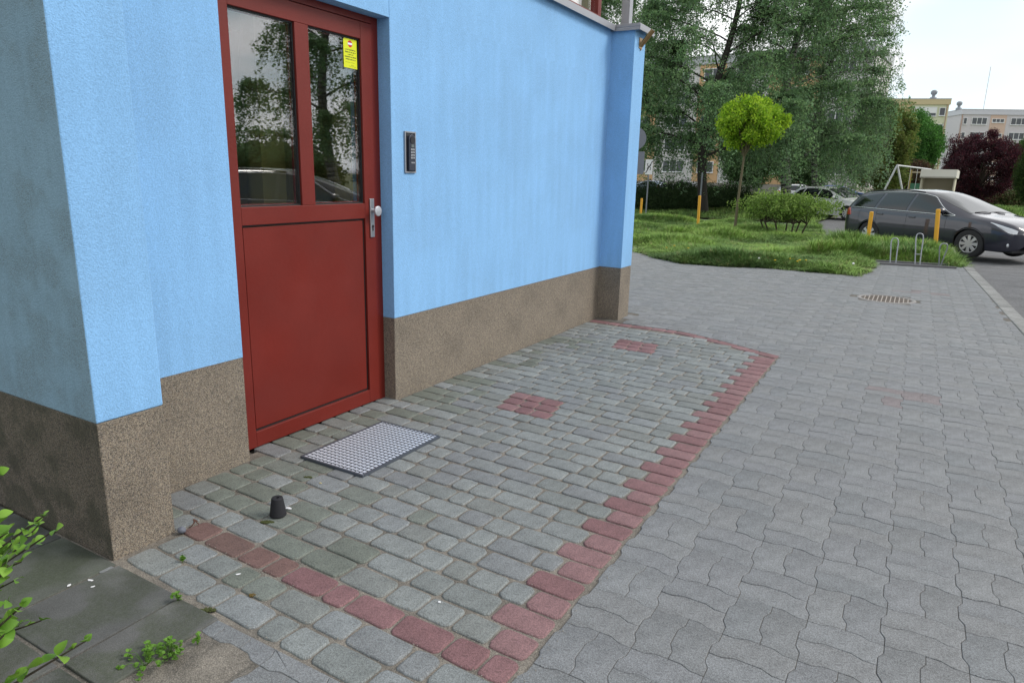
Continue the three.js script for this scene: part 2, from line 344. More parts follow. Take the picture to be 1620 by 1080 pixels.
// wave-edged pavers in pairs, turned by a quarter from cell to cell
{
  const R = rng(6), wave = setting('wave_paving'), C = 0.2245, A = 0.0075, X0 = -0.131, ZZ = -2.0, sl = 0.03;
  const wv = (t) => { t = ((t / C) % 1 + 1) % 1; const k = t < 0.18 ? 1 : t < 0.32 ? lerp(1, -1, (t - 0.18) / 0.14) : t < 0.68 ? -1 : t < 0.82 ? lerp(-1, 1, (t - 0.68) / 0.14) : 1; return k * A; };
  const breaks = [0, 0.18, 0.32, 0.5, 0.68, 0.82, 1];
  const outline = (x0, x1, z0, z1) => {
    const P = [], seg = (a, b) => { const o = [a]; const lo = Math.min(a, b), hi = Math.max(a, b); const L = breaks.map((q) => q * C).filter((q) => q > lo + 1e-4 && q < hi - 1e-4); if (b < a) L.reverse(); return o.concat(L); };
    const cx = (x0 + x1) / 2, cz = (z0 + z1) / 2, g = 0.0008, kx = 1 - 2 * g / (x1 - x0), kz = 1 - 2 * g / (z1 - z0);
    const w = (x, z) => P.push([cx + (x - cx) * kx + wv(z), cz + (z - cz) * kz + wv(x)]);
    for (const x of seg(x0, x1)) w(x, z0); for (const z of seg(z0, z1)) w(x1, z); for (const x of seg(x1, x0)) w(x, z1); for (const z of seg(z1, z0)) w(x0, z);
    return P;
  };
  const half = C / 2, types = [[0, C, 0, half], [0, C, half, C], [0, half, 0, C], [half, C, 0, C]], outs = types.map((t) => outline(...t));
  const ctr = types.map((t) => [(t[0] + t[1]) / 2, (t[2] + t[3]) / 2]);
  const geos = outs.map((o, k) => stoneGeo(o.map((p) => [p[0] - ctr[k][0], p[1] - ctr[k][1] + sl * (p[0] - ctr[k][0])]), 0.0022, 0.02, 0.9));
  const clear = (x, z) => {                                                // where other things are laid
    if (x > kerbX(z) - 0.10) return false;
    if (z < -11 && inPoly(x, z, lawnPoly)) return false;
    if (z > -6.9 && x < -2.47 && x > -9 && z < -1.2) return false;
    if (Math.hypot(x + 0.17, z + 9.73) < 0.335) return false;
    if (z > -1.16 && x < -1.56) return false;
    if (z < -15.2) return x < -5.2 && z > -24;
    return true;
  };
  const stones = [];
  for (let j = -90; j < 12; j++) for (let i = -62; i < 8; i++) for (let h = 0; h < 2; h++) {
    const k = ((i + j) % 2 + 2) % 2 ? h : 2 + h;
    const lx = i * C + ctr[k][0], lz = j * C + ctr[k][1], x = X0 + lx, z = ZZ + lz + sl * lx;
    if (!near(x, z) || z > -0.35) continue;
    const r = R(), v = Math.floor(R() * 9), tn = R();
    if (!clear(x, z)) continue;
    const pinkSpot = (Math.hypot((x - 0.10) / 0.22, (z + 5.2) / 0.2) < 1 || Math.hypot((x - 0.22) / 0.25, (z + 10.6) / 0.3) < 1) && tn < 0.6;
    const tone = pinkSpot ? 'pink' : 'wave', m = place(x, (R() - 0.5) * 0.002, z, 0, 0.012, R);
    // stones that meet the border of the entrance are cut to it
    const inFar = x < -0.7 && z > -6.75 && z < -1.05;
    if (inFar) {
      const cuts = [];
      if (z < farZ(x) + 0.3 && z > -6.8 && x > -2.9) { const dz = (farZ(x + 0.05) - farZ(x - 0.05)) / 0.1, q = Math.hypot(1, dz); cuts.push([-dz / q, 1 / q, (farZ(x) - 0.075 - dz * x) / q]); if (x > XR - 0.05) cuts.length = 0; }
      let o = outs[k].map((p) => [X0 + i * C + p[0], ZZ + j * C + p[1] + sl * (i * C + p[0])]), cx = x, cz = z;
      if (x > XR - 0.12) { if (z > -5.95 && z < -1.2) o = clipHalf(o, -1, 0, -(XR + 0.012)); }
      else if (z > -1.3) o = clipHalf(o, 0, -1, 1.208);
      else if (cuts.length) o = clipHalf(o, ...cuts[0]); else continue;
      if (o.length < 4) continue;
      let ar = 0; for (let a = 0; a < o.length; a++) { const b = o[(a + 1) % o.length]; ar += o[a][0] * b[1] - b[0] * o[a][1]; }
      if (Math.abs(ar) / 2 < (z > -1.4 ? 0.006 : 0.0016)) continue;
      cx = cz = 0; for (const p of o) { cx += p[0] / o.length; cz += p[1] / o.length; }
      const clipped = o.length !== outs[k].length || Math.abs(Math.abs(ar) / 2 - C * half) > 0.0015;
      if (clipped) { stones.push({ geo: stoneGeo(o.map((p) => [p[0] - cx, p[1] - cz]), 0.0028, 0.02, 0.9), m: new THREE.Matrix4().makeTranslation(cx, 0, cz), tone, v, size: Math.abs(ar) / 2 }); continue; }
    }
    if (x > kerbX(z) - 0.3) {                                              // and so are those along the kerb
      const o = clipHalf(outs[k].map((p) => [X0 + i * C + p[0], ZZ + j * C + p[1] + sl * (i * C + p[0])]), 1, -0.034, kerbX(0) - 0.155);
      let ar = 0, cx = 0, cz = 0; for (let a = 0; a < o.length; a++) { const b = o[(a + 1) % o.length]; ar += o[a][0] * b[1] - b[0] * o[a][1]; cx += o[a][0] / o.length; cz += o[a][1] / o.length; }
      if (o.length < 4 || Math.abs(ar) < 0.003) continue;
      stones.push({ geo: stoneGeo(o.map((p) => [p[0] - cx, p[1] - cz]), 0.0024, 0.02, 0.9), m: new THREE.Matrix4().makeTranslation(cx, 0, cz), tone, v, size: Math.abs(ar) / 2 }); continue;
    }
    stones.push({ geo: geos[k], m, tone, v, size: C * half });
  }
  layStones(wave, stones, 'paver', 'paver_field');
}
// slabs beside the building's end wall, with a strip of open sand
{
  const R = rng(8), apron = setting('slab_apron');
  const slabTex = tex(1024, 1024, 1.1, (u, v, o) => {
    const g = vn(u * 600, v * 600, 600), big = fbm(u, v, 5, 6), al = sm(clamp((fbm(u + 0.4, v + 0.1, 7, 6) - 0.46) / 0.22)) * (0.4 + 0.6 * vn(u * 200, v * 200, 200)), pale = sm(clamp((fbm(u + 0.7, v + 0.6, 4, 6) - 0.55) / 0.2));
    const k = 0.88 + 0.2 * (g - 0.5) + 0.3 * (big - 0.5); for (let q = 0; q < 3; q++) o[q] = lerp(lerp(0.52, [0.42, 0.445, 0.385][q], al), 0.60, pale) * k;
  });
  const slabM = (r, g, b) => std({ color: lin(r, g, b), map: slabTex, bumpMap: concreteBump, bumpScale: 0.0016, roughness: 0.85 });
  const sl = [slabM(0.52, 0.53, 0.52), slabM(0.60, 0.60, 0.585), slabM(0.48, 0.52, 0.45)];
  const slab = (x0, x1, z0, z1, k, dy = 0) => {
    const w = x1 - x0 - 0.008, d = z1 - z0 - 0.008, o = mesh('slab', stoneGeo(roundRect(w, d, 0.006, rng(900 + k), 0.003), 0.004, 0.05, 1), sl[k % 3], apron);
    o.position.set((x0 + x1) / 2, 0.002 + dy, (z0 + z1) / 2); o.rotation.set((R() - 0.5) * 0.012, (R() - 0.5) * 0.012, (R() - 0.5) * 0.012);
  };
  slab(-2.32, -1.955, -1.226, -0.84, 0); slab(-1.95, -1.745, -1.215, -0.84, 1, 0.004); slab(-1.95, -1.73, -0.835, -0.46, 3);
  for (let i = 0; i < 5; i++) slab(-2.325 - 0.36 * (i + 1), -2.325 - 0.36 * i, -1.227, -0.85, 2 + i);
  for (let i = 0; i < 6; i++) slab(-2.315 - 0.36 * i, -1.955 - 0.36 * i, -0.835, -0.47, 4 + i);
  mesh('joint_soil', sheet([[-4.2, -1.232], [-1.74, -1.212], [-1.74, -0.46], [-4.2, -0.46]], -0.004, 0, false), M.sandDark, apron);
  mesh('open_sand', sheet([[-1.75, -1.21], [-1.50, -1.21], [-1.50, -0.3], [-1.75, -0.3]], -0.0024, 0, false), M.sand, apron);
  setting('planting_bed', sheet([[-7, -0.46], [-1.5, -0.46], [-1.3, 0.3], [-1.3, 4], [-7, 4]], -0.005, 0, false), M.soil);
}
// kerb stones along the road
{
  const kerb = setting('kerb'), g = bx(-0.075, 0.075, -0.14, 0.006, -0.495, 0.495, 0.012), mats = [paver([0.37, 0.37, 0.365]), paver([0.33, 0.33, 0.325])], R = rng(9);
  for (let i = 0, z = -1.5; z > -15.2; z -= 1, i++) { const o = mesh('kerb_stone', g, mats[i % 2], kerb); o.position.set(kerbX(z) - 0.075, (R() - 0.5) * 0.006, z); o.rotation.y = 0.034; }
}

// ---------- the entrance building ----------
M.red = phy({ color: lin(0.175, 0.017, 0.0105), roughness: 0.5, specularIntensity: 0.7, roughnessMap: tex(512, 512, 1.3, (u, v, o) => { o[0] = o[1] = o[2] = 0.55 + 0.7 * fbm(u, v, 6, 6); }, false), map: tex(512, 512, 1.3, (u, v, o) => { const n = fbm(u + 0.2, v + 0.6, 5, 6), d = vn(u * 300, v * 300, 300); const k = 0.93 + 0.12 * (n - 0.5) + 0.05 * (d - 0.5), s = vn(u * 90 + 5, v * 90 + 2, 90) > 0.985 ? 0.2 : 0; o[0] = k + s * 0.3; o[1] = k + s; o[2] = k + s; }), bumpMap: tex(256, 256, 0.5, (u, v, o) => { o[0] = o[1] = o[2] = fbm(u, v, 40, 3); }, false), bumpScale: 0.0003 });
M.gasket = std({ color: lin(0.012, 0.012, 0.013), roughness: 0.6 });
M.glass = phy({ color: 0xffffff, transmission: 1, thickness: 0, roughness: 0, ior: 1.7, specularIntensity: 1 });
M.zinc = std({ color: lin(0.34, 0.345, 0.37), metalness: 0.6, roughness: 0.48 });
M.steel = std({ color: lin(0.55, 0.56, 0.58), metalness: 0.9, roughness: 0.33 });
M.galv = std({ color: lin(0.42, 0.45, 0.50), metalness: 0.75, roughness: 0.42 });
M.black = std({ color: lin(0.012, 0.012, 0.015), roughness: 0.5 });
M.blackGloss = std({ color: lin(0.014, 0.015, 0.022), roughness: 0.3 });
M.rubber = std({ color: lin(0.012, 0.012, 0.016), roughness: 0.75 });
M.brass = std({ color: lin(0.34, 0.22, 0.10), metalness: 0.7, roughness: 0.42 });
M.roomWall = std({ color: lin(0.50, 0.47, 0.15), roughness: 0.9 });
M.roomDark = std({ color: lin(0.10, 0.085, 0.055), roughness: 0.8 });
M.curtain = std({ color: lin(0.78, 0.78, 0.76), roughness: 1 });
const XW = -2.69, XP = -2.3625, XF = -2.46, YP = 0.525, YC = 2.75;
{
  const B = thing('entrance_building', 'bright blue rendered entrance building with speckled plinth and red door', 'building', [0, 0, 0]);
  const W = 'wall';
  // main wall round the door opening (z -3.235 to -2.11, up to 2.24)
  mesh(W, bx(-3.0, XW, YP, YC, -2.11, -1.48), M.blue, B);
  mesh(W, bx(-3.0, XW, YP, YC, -6.47, -3.235, 0.004), M.blue, B);
  mesh(W, bx(-3.0, XW, 2.24, YC, -3.232, -2.113), M.blue, B);
  const pl = 'plinth';
  mesh(pl, bx(-3.0, XW - 0.002, -0.1, YP, -2.11, -1.48), M.plinth, B);
  mesh(pl, bx(-3.0, XW - 0.002, -0.1, YP, -6.47, -3.236, 0.004), M.plinth, B);
  // near pilaster, its end face weathered like the end wall
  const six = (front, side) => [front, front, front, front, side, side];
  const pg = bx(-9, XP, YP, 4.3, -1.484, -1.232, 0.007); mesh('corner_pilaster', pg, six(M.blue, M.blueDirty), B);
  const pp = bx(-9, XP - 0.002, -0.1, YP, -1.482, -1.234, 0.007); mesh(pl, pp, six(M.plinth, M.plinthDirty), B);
  // far pilaster
  mesh('pilaster', bx(-3.0, XF, YP, YC, -6.735, -6.45, 0.005), M.blue, B);
  mesh(pl, bx(-3.0, XF - 0.002, -0.1, YP, -6.733, -6.452, 0.005), M.plinth, B);
  mesh('back_wall', bx(-9, -3.0, -0.1, YC, -6.735, -6.5), M.blue, B);
  // metal copings
  const cop = (x0, x1, z0, z1) => { mesh('coping', merge([bx(x0, x1, YC, YC + 0.028, z0, z1, 0.004), bx(x1 - 0.004, x1 + 0.004, YC - 0.03, YC + 0.02, z0 + 0.002, z1 - 0.002)]), M.zinc, B); };
  cop(-3.1, XW + 0.045, -6.41, -1.485); cop(-3.1, XF + 0.055, -6.80, -6.413);
  mesh('coping', bx(-3.1, XF + 0.052, YC - 0.03, YC - 0.001, -6.42, -6.413), M.zinc, B);
  mesh('roof_post', bx(-2.62, -2.54, YC + 0.02, 4.3, -6.56, -6.48, 0.004), M.zinc, B);
  mesh('roof', bx(-9, -2.5, 4.3, 4.48, -6.8, -1.2), M.zinc, B);
  // glazed band above the coping
  const win = mesh('window', merge([bx(-2.84, -2.76, YC + 0.03, YC + 0.095, -6.33, -1.49), ...[-6.30, -4.7, -3.1, -1.52].map((z) => bx(-2.838, -2.762, YC + 0.095, 4.24, z - 0.035, z + 0.035)), bx(-2.84, -2.76, 4.24, 4.3, -6.33, -1.49)]), M.red, B);
  for (const [a, b] of [[-6.265, -4.735], [-4.665, -3.135], [-3.065, -1.555]]) mesh('pane', bx(-2.806, -2.800, YC + 0.097, 4.238, a, b), M.glass, win);
  mesh('floor_slab', bx(-8.8, -3.0, 2.62, 2.74, -6.49, -1.49), M.roomDark, B);
  mesh('gallery_wall', bx(-8.9, -8.8, 2.74, 4.3, -6.49, -1.49), M.roomWall, B);
  mesh('gallery_end_wall', bx(-8.8, -2.84, 2.78, 4.3, -6.36, -6.335), M.roomWall, B);
  {
    const P = [], n = 160; for (let i = 0; i <= n; i++) P.push(new THREE.Vector2(-6.22 + i / n * 1.5, Math.sin(i * 0.55) * 0.022 + Math.sin(i * 0.21) * 0.012));
    const pos = [], idx = []; P.forEach((p, i) => { for (const y of [2.86, 4.2]) for (const t of [0, 0.003]) pos.push(-2.93 + p.y + t, y, p.x); if (i) { const a = (i - 1) * 4, b = i * 4; idx.push(a, a + 2, b, b, a + 2, b + 2, a + 1, b + 1, a + 3, b + 1, b + 3, a + 3); } });
    const g = new THREE.BufferGeometry(); g.setAttribute('position', new THREE.Float32BufferAttribute(pos, 3)); g.setIndex(idx); g.computeVertexNormals(); mesh('curtain', g, M.curtain, B);
  }
  // the vestibule behind the door
  mesh('vestibule', merge([bx(-5.6, -5.5, 0, 2.6, -4.6, -1.5), bx(-5.5, -3.0, 0, 2.6, -4.6, -4.5), bx(-5.5, -3.0, 0, 2.6, -1.6, -1.49), bx(-5.5, -3.0, 2.6, 2.618, -4.5, -1.6)]), M.roomWall, B);
  mesh('vestibule_floor', bx(-5.5, -3.0, -0.06, 0.0, -4.5, -1.6), M.roomDark, B);
  mesh('inner_wall', merge([bx(-3.9, -3.78, 0, 2.6, -3.42, -3.22), bx(-4.4, -4.28, 0, 2.6, -4.5, -3.9), bx(-3.52, -3.38, 0, 2.6, -3.80, -3.62)]), M.roomWall, B);
  for (let i = 0; i < 6; i++) mesh('stair_step', bx(-5.0, -3.95, 0.55 + i * 0.26, 0.64 + i * 0.26, -2.85, -1.62), M.roomDark, B);
  // the door
  const D = part('door', B), XD = -2.775, r = 0.003;
  mesh('door_frame', merge([bx(XD - 0.06, XD - 0.004, 0.0, 2.24, -2.148, -2.108), bx(XD - 0.06, XD - 0.004, 0, 2.24, -3.2345, -3.183), bx(XD - 0.06, XD - 0.0045, 2.204, 2.2395, -3.183, -2.148)]), M.red, D);
  mesh('leaf', merge([bx(XD - 0.05, XD, 0.006, 2.2, -2.227, -2.151, r), bx(XD - 0.05, XD, 0.006, 2.2, -3.18, -3.09, r), bx(XD - 0.05, XD - 0.0006, 0.006, 0.088, -3.09, -2.227, r), bx(XD - 0.05, XD - 0.0006, 1.135, 1.222, -3.09, -2.227, r), bx(XD - 0.05, XD - 0.0006, 2.11, 2.2, -3.09, -2.227, r), bx(XD - 0.05, XD - 0.0006, 1.222, 2.11, -2.706, -2.614, r)]), M.red, D);
  mesh('panel', bx(XD - 0.035, XD - 0.012, 0.099, 1.124, -3.079, -2.238, 0.002), M.red, D);
  const ring = (y0, y1, z0, z1, w, x0, x1) => merge([bx(x0, x1, y0, y0 + w, z0, z1), bx(x0, x1, y1 - w, y1, z0, z1), bx(x0, x1, y0 + w, y1 - w, z0, z0 + w), bx(x0, x1, y0 + w, y1 - w, z1 - w, z1)]);
  mesh('gasket', ring(0.088, 1.135, -3.09, -2.227, 0.008, XD - 0.03, XD - 0.014), M.gasket, D);
  for (const [a, b] of [[-2.614, -2.227], [-3.09, -2.706]]) {
    mesh('gasket', ring(1.222, 2.11, a, b, 0.007, XD - 0.04, XD - 0.013), M.gasket, D);
    mesh('glass_pane', bx(XD - 0.024, XD - 0.020, 1.229, 2.103, a + 0.007, b - 0.007), M.glass, D); mesh('glass_pane', bx(XD - 0.040, XD - 0.036, 1.229, 2.103, a + 0.007, b - 0.007), M.glass, D);
    mesh('inner_bead', ring(1.222, 2.11, a, b, 0.012, XD - 0.05, XD - 0.041), M.red, D);
  }
  for (const y of [0.3, 1.8]) mesh('hinge', bx(XD, XD + 0.012, y, y + 0.12, -2.165, -2.14, 0.004), M.red, D);
  mesh('threshold', bx(-3.0, -2.815, -0.05, 0.008, -3.235, -2.11), M.gasket, D);
  mesh('handle_plate', bx(XD, XD + 0.010, 1.024, 1.248, -3.16, -3.125, 0.003), M.steel, D);
  {
    const k = new THREE.LatheGeometry([[0, 0.0], [0.012, 0.0], [0.012, 0.022], [0.021, 0.03], [0.0285, 0.036], [0.030, 0.043], [0.026, 0.047], [0, 0.048]].map((p) => new THREE.Vector2(...p)), 28);
    k.rotateZ(-Math.PI / 2); k.scale(1, 1, 1); k.translate(XD + 0.009, 1.178, -3.1445); mesh('knob', k, std({ color: lin(0.50, 0.51, 0.55), metalness: 0.6, roughness: 0.42 }), D);
    const c = new THREE.CylinderGeometry(0.0085, 0.0085, 0.004, 18).rotateZ(Math.PI / 2).translate(XD + 0.0105, 1.088, -3.1425);
    mesh('keyhole', merge([c, bx(XD + 0.0085, XD + 0.0122, 1.062, 1.088, -3.1465, -3.1385)]), M.black, D);
  }
  // the yellow notice, stuck to the glass
  {
    const cv = document.createElement('canvas'); cv.width = 256; cv.height = 368; const c = cv.getContext('2d'), R = rng(3);
    c.fillStyle = '#d8e010'; c.fillRect(0, 0, 256, 368);
    c.fillStyle = '#c81420'; c.beginPath(); for (let i = 0; i < 8; i++) { const a = (i + 0.5) * Math.PI / 4; c.lineTo(128 + 46 * Math.cos(a), 62 + 46 * Math.sin(a)); } c.fill();
    c.fillStyle = '#efeef6'; c.fillRect(86, 48, 84, 27); c.strokeStyle = '#8d8894'; c.lineWidth = 3; c.strokeRect(86, 48, 84, 27);
    const row = (y, x0, x1, h, col) => { c.fillStyle = col; let x = x0; while (x < x1) { const w = 4 + R() * 5; c.fillRect(x, y - h * (0.5 + R() * 0.35), w, h * (0.75 + R() * 0.3)); x += w + 2 + (R() < 0.13 ? 8 : 0); } };
    [[142, 30, 226], [172, 28, 232], [202, 78, 178], [232, 20, 240], [262, 36, 222]].forEach(([y, a, b]) => row(y, a, b, 15, '#22240a'));
    row(298, 30, 206, 6, '#6a6e12'); row(330, 140, 200, 7, '#55590f'); row(346, 100, 232, 6, '#6a6e12');
    const t = new THREE.CanvasTexture(cv); t.colorSpace = THREE.SRGBColorSpace;
    const pos = [], x = XD - 0.0185, q = [[1.95, -2.973], [1.95, -3.077], [2.1, -3.077], [2.1, -2.981], [2.09, -2.973]];
    q.forEach(([y, z]) => pos.push(x, y, z));
    const g = new THREE.BufferGeometry(); g.setAttribute('position', new THREE.Float32BufferAttribute(pos, 3));
    g.setAttribute('uv', new THREE.Float32BufferAttribute(q.flatMap(([y, z]) => [(-2.973 - z) / 0.104, (y - 1.95) / 0.15]), 2));
    g.setIndex([0, 1, 2, 0, 2, 3, 0, 3, 4]); g.computeVertexNormals();
    const o = mesh('notice', g, std({ map: t, roughness: 0.5 }), D); o.userData.label = 'yellow notice with red stop symbol on the glass';
  }
}
// intercom
{
  const I = thing('door_intercom', 'dark intercom with keypad in a metal frame beside the red door', 'intercom', [XW, 1.52, -3.4]);
  const zc = 0;
  mesh('frame', merge([bx(0, 0.010, -0.12, -0.112, -0.052, 0.052), bx(0, 0.010, 0.112, 0.12, -0.052, 0.052), bx(0, 0.010, -0.112, 0.112, -0.052, -0.044), bx(0, 0.010, -0.112, 0.112, 0.044, 0.052)]), M.zinc, I);
  mesh('backplate', bx(0, 0.006, -0.112, 0.112, -0.044, 0.044), M.blackGloss, I);
  const s = new THREE.Shape(); s.moveTo(-0.030, -0.105); s.lineTo(0.026, -0.105); s.lineTo(0.026, 0.072); s.absarc(-0.002, 0.072, 0.028, 0, Math.PI); s.lineTo(-0.030, -0.105);
  const g = new THREE.ExtrudeGeometry(s, { depth: 0.012, bevelSize: 0.003, bevelThickness: 0.003, bevelSegments: 2, curveSegments: 12 }); g.rotateY(Math.PI / 2); g.translate(0.006, 0, -0.006);
  mesh('panel', g, std({ color: lin(0.028, 0.032, 0.05), roughness: 0.38 }), I);
  mesh('speaker', new THREE.CylinderGeometry(0.021, 0.021, 0.003, 24).rotateZ(Math.PI / 2).translate(0.0225, 0.07, -0.004), M.black, I);
  mesh('display', bx(0.02, 0.0235, 0.028, 0.046, -0.019, 0.009), std({ color: lin(0.12, 0.14, 0.14), roughness: 0.25 }), I);
  for (let r = 0; r < 4; r++) for (let c = 0; c < 3; c++) mesh('button', bx(0.02, 0.0245, 0.010 - r * 0.016, 0.0205 - r * 0.016, -0.0215 + c * 0.0125, -0.0125 + c * 0.0125, 0.0015), M.steel, I);
  mesh('name_strip', bx(0.02, 0.0225, -0.064, -0.056, -0.024, 0.010), M.zinc, I);
}
// flag bracket on the far pilaster
{
  const f = thing('flag_bracket', 'brass coloured flag pole bracket high on the far blue pilaster', 'bracket', [XF, 2.63, -6.60]);
  mesh('plate', bx(0, 0.006, -0.045, 0.05, -0.04, 0.04, 0.002), M.brass, f);
  for (const z of [-0.022, 0.022]) { const t = new THREE.CylinderGeometry(0.014, 0.014, 0.17, 14, 1, true); t.rotateZ(-0.72); t.translate(0.060, 0.045, z); mesh('socket_tube', t, M.brass, f); }
  mesh('bolt', new THREE.SphereGeometry(0.007, 10, 8).translate(0.006, -0.055, 0), M.brass, f);
}
// ---------- small things at the door ----------
{
  const m = thing('boot_scraper_mat', 'galvanised steel grating mat set into paving before red door', 'doormat', [-2.285, 0, -2.558], -0.012);
  const x0 = -0.208, x1 = 0.208, z0 = -0.305, z1 = 0.305;
  mesh('frame', merge([bx(x0, x1, -0.02, 0.013, z0, z0 + 0.011, 0.002), bx(x0, x1, -0.02, 0.013, z1 - 0.011, z1, 0.002), bx(x0, x0 + 0.012, -0.02, 0.0118, z0 + 0.012, z1 - 0.012), bx(x1 - 0.012, x1, -0.02, 0.0118, z0 + 0.012, z1 - 0.012)]), std({ color: lin(0.10, 0.115, 0.14), metalness: 0.4, roughness: 0.45 }), m);
  mesh('tray', bx(x0 + 0.012, x1 - 0.012, -0.012, 0.0035, z0 + 0.012, z1 - 0.012), M.black, m);
  const paleBar = std({ color: lin(0.62, 0.66, 0.74), metalness: 0.45, roughness: 0.5 });  // pale steel of the flat bars, the cross bars are dark
  const n1 = 22, n2 = 15, barM = std({ color: lin(0.06, 0.07, 0.085), metalness: 0.4, roughness: 0.5 });
  for (let i = 0; i < n1; i++) { const z = z0 + 0.012 + (i + 0.5) * (z1 - z0 - 0.024) / n1; mesh('cross_bar', bx(x0 + 0.012, x1 - 0.012, 0.004, 0.0128, z - 0.0017, z + 0.0017), barM, m); }
  for (let i = 0; i < n2; i++) { const x = x0 + 0.012 + (i + 0.5) * (x1 - x0 - 0.024) / n2; const g = bx(-0.0088, 0.0088, -0.0012, 0.0012, z0 + 0.012, z1 - 0.012); g.rotateZ(-0.12); g.translate(x, 0.0098, 0); mesh('flat_bar', g, paleBar, m); }
}
{
  const g = new THREE.LatheGeometry([[0, 0], [0.0335, 0], [0.034, 0.003], [0.0235, 0.075], [0.021, 0.079], [0.009, 0.079], [0.0075, 0.077], [0.0072, 0.05], [0, 0.05]].map((p) => new THREE.Vector2(...p)), 40);
  const d = thing('door_stop', 'black rubber cone door stop screwed to the grey pavers', 'door stop', [-2.127, 0.003, -1.787]);
  mesh('cone', g, M.rubber, d); mesh('screw', new THREE.CylinderGeometry(0.0066, 0.0066, 0.004, 6).translate(0, 0.053, 0), std({ color: lin(0.12, 0.06, 0.04), metalness: 0.5, roughness: 0.6 }), d);
}
{
  const R = rng(21);
  const flake = (w, d, h, n, seed) => { const r = rng(seed), P = []; for (let i = 0; i < n; i++) { const a = i / n * 6.283, k = 0.55 + 0.6 * r(); P.push([w * k * Math.cos(a), d * k * Math.sin(a)]); } return stoneGeo(P, Math.min(w, d) * 0.15, h, 0.6).translate(0, h * 0.8, 0); };
  const white = std({ color: lin(0.72, 0.72, 0.74), roughness: 0.9 });
  const put = (name, label, cat, g, mat, x, y, z, ry = 0, group) => { const o = mesh(name, g, mat); o.position.set(x, y, z); o.rotation.y = ry; tag(o, label, cat, group); return o; };
  put('paper_scrap', 'small torn white scrap lying behind the black door stop', 'litter', flake(0.016, 0.009, 0.003, 11, 31), white, -2.135, 0.003, -1.848, 0.5);
  // grey pebble and curled dry leaf at the pilaster's foot
  const pb = new THREE.IcosahedronGeometry(0.016, 3), p = pb.attributes.position; for (let i = 0; i < p.count; i++) { const k = 0.8 + 0.5 * vn(p.getX(i) * 90 + 7, p.getY(i) * 90 + p.getZ(i) * 70 + 9, 64); p.setXYZ(i, p.getX(i) * k * 1.15, p.getY(i) * k * 0.85, p.getZ(i) * k); } pb.computeVertexNormals();
  put('pebble', 'small grey pebble against the corner of near pilaster', 'stone', pb, std({ color: lin(0.12, 0.13, 0.16), roughness: 0.7 }), -2.332, 0.012, -1.487);
  const lf = []; const L = rng(77);
  for (let k = 0; k < 3; k++) { const a = L() * 6, pts = []; for (let i = 0; i < 5; i++) pts.push([0.006 * i * Math.cos(a + i * 0.4), 0.004 + 0.012 * Math.sin(i * 0.9 + k), 0.006 * i * Math.sin(a + i * 0.4)]); lf.push(tube(pts, 0.0022, 10, 5)); }
  put('dry_leaf', 'curled brown dry leaf in the corner by the near pilaster', 'leaf', merge(lf), std({ color: lin(0.10, 0.045, 0.03), roughness: 0.9 }), -2.345, 0.004, -1.555);
  // droppings and petals
  [[-2.30, -1.115, 0.011, 0.006, 0.3], [-2.255, -1.098, 0.007, 0.004, 1.2], [-2.33, -1.06, 0.010, 0.005, 2.0]].forEach(([x, z, w, d, a], i) => put('bird_dropping', ['largest white bird dropping on the slab by pilaster', 'small white bird dropping at the slab joint', 'white bird dropping half hidden behind the hedge leaves'][i], 'dropping', flake(w, d, 0.0016, 10, 40 + i), white, x, 0.0035, z, a));
  put('white_petal', 'white petal between pavers beside the red strip', 'petal', flake(0.010, 0.005, 0.002, 9, 52), white, -1.905, 0.002, -1.41, 0.7);
  put('bird_dropping', 'white dropping on a grey paver above the red strip', 'dropping', flake(0.007, 0.005, 0.0015, 9, 55), white, -1.205, 0.003, -1.655, 0.4);
  put('yellow_petal', 'pale yellow petal on a paver left of the mat', 'petal', flake(0.007, 0.005, 0.002, 8, 57), std({ color: lin(0.62, 0.52, 0.25), roughness: 0.9 }), -2.20, 0.003, -2.10, 0.1);
  // moss in the joints
  const mossG = []; const tuft = new THREE.IcosahedronGeometry(1, 0);
  const clump = (x, z, rx, rz, n, a = 0) => { const L = []; for (let i = 0; i < n; i++) { const u = R() * 6.283, k = Math.sqrt(R()), dx = rx * k * Math.cos(u), dz = rz * k * Math.sin(u), s = 0.0018 + R() * 0.0026; const g = tuft.clone().scale(s, s * 0.8, s).translate(x + dx * Math.cos(a) + dz * Math.sin(a), -0.002 + R() * 0.003, z - dx * Math.sin(a) + dz * Math.cos(a)); L.push(g); } return merge(L); };
  const moss = std({ color: lin(0.055, 0.065, 0.018), roughness: 1 });
  [[-2.12, -1.725, 0.03, 0.010, 130, 'dark moss clump in the joint in front of door stop'], [-1.82, -1.225, 0.026, 0.010, 110, 'moss clump at the paver edge by the slab corner'], [-1.765, -1.355, 0.010, 0.008, 45, 'tiny brown moss spot between two grey pavers'], [-2.30, -2.12, 0.02, 0.008, 60, 'thin moss line in the joint before the mat']].forEach(([x, z, rx, rz, n, l], i) => { const o = mesh('moss_clump', clump(x, z, rx, rz, n, 0.5), i === 2 ? std({ color: lin(0.12, 0.08, 0.02), roughness: 1 }) : moss); tag(o, l, 'moss'); o.userData.kind = 'stuff'; });
  // sand grains and grit lying in and beside the joints
  const grit = new THREE.InstancedMesh(new THREE.IcosahedronGeometry(0.0014, 0), std({ color: lin(0.26, 0.24, 0.21), roughness: 1 }), 3000); grit.name = 'joint_grit'; grit.userData = { kind: 'stuff', label: 'loose sand grit scattered along the paver joints', category: 'grit' };
  const m4 = new THREE.Matrix4(), q = new THREE.Quaternion();
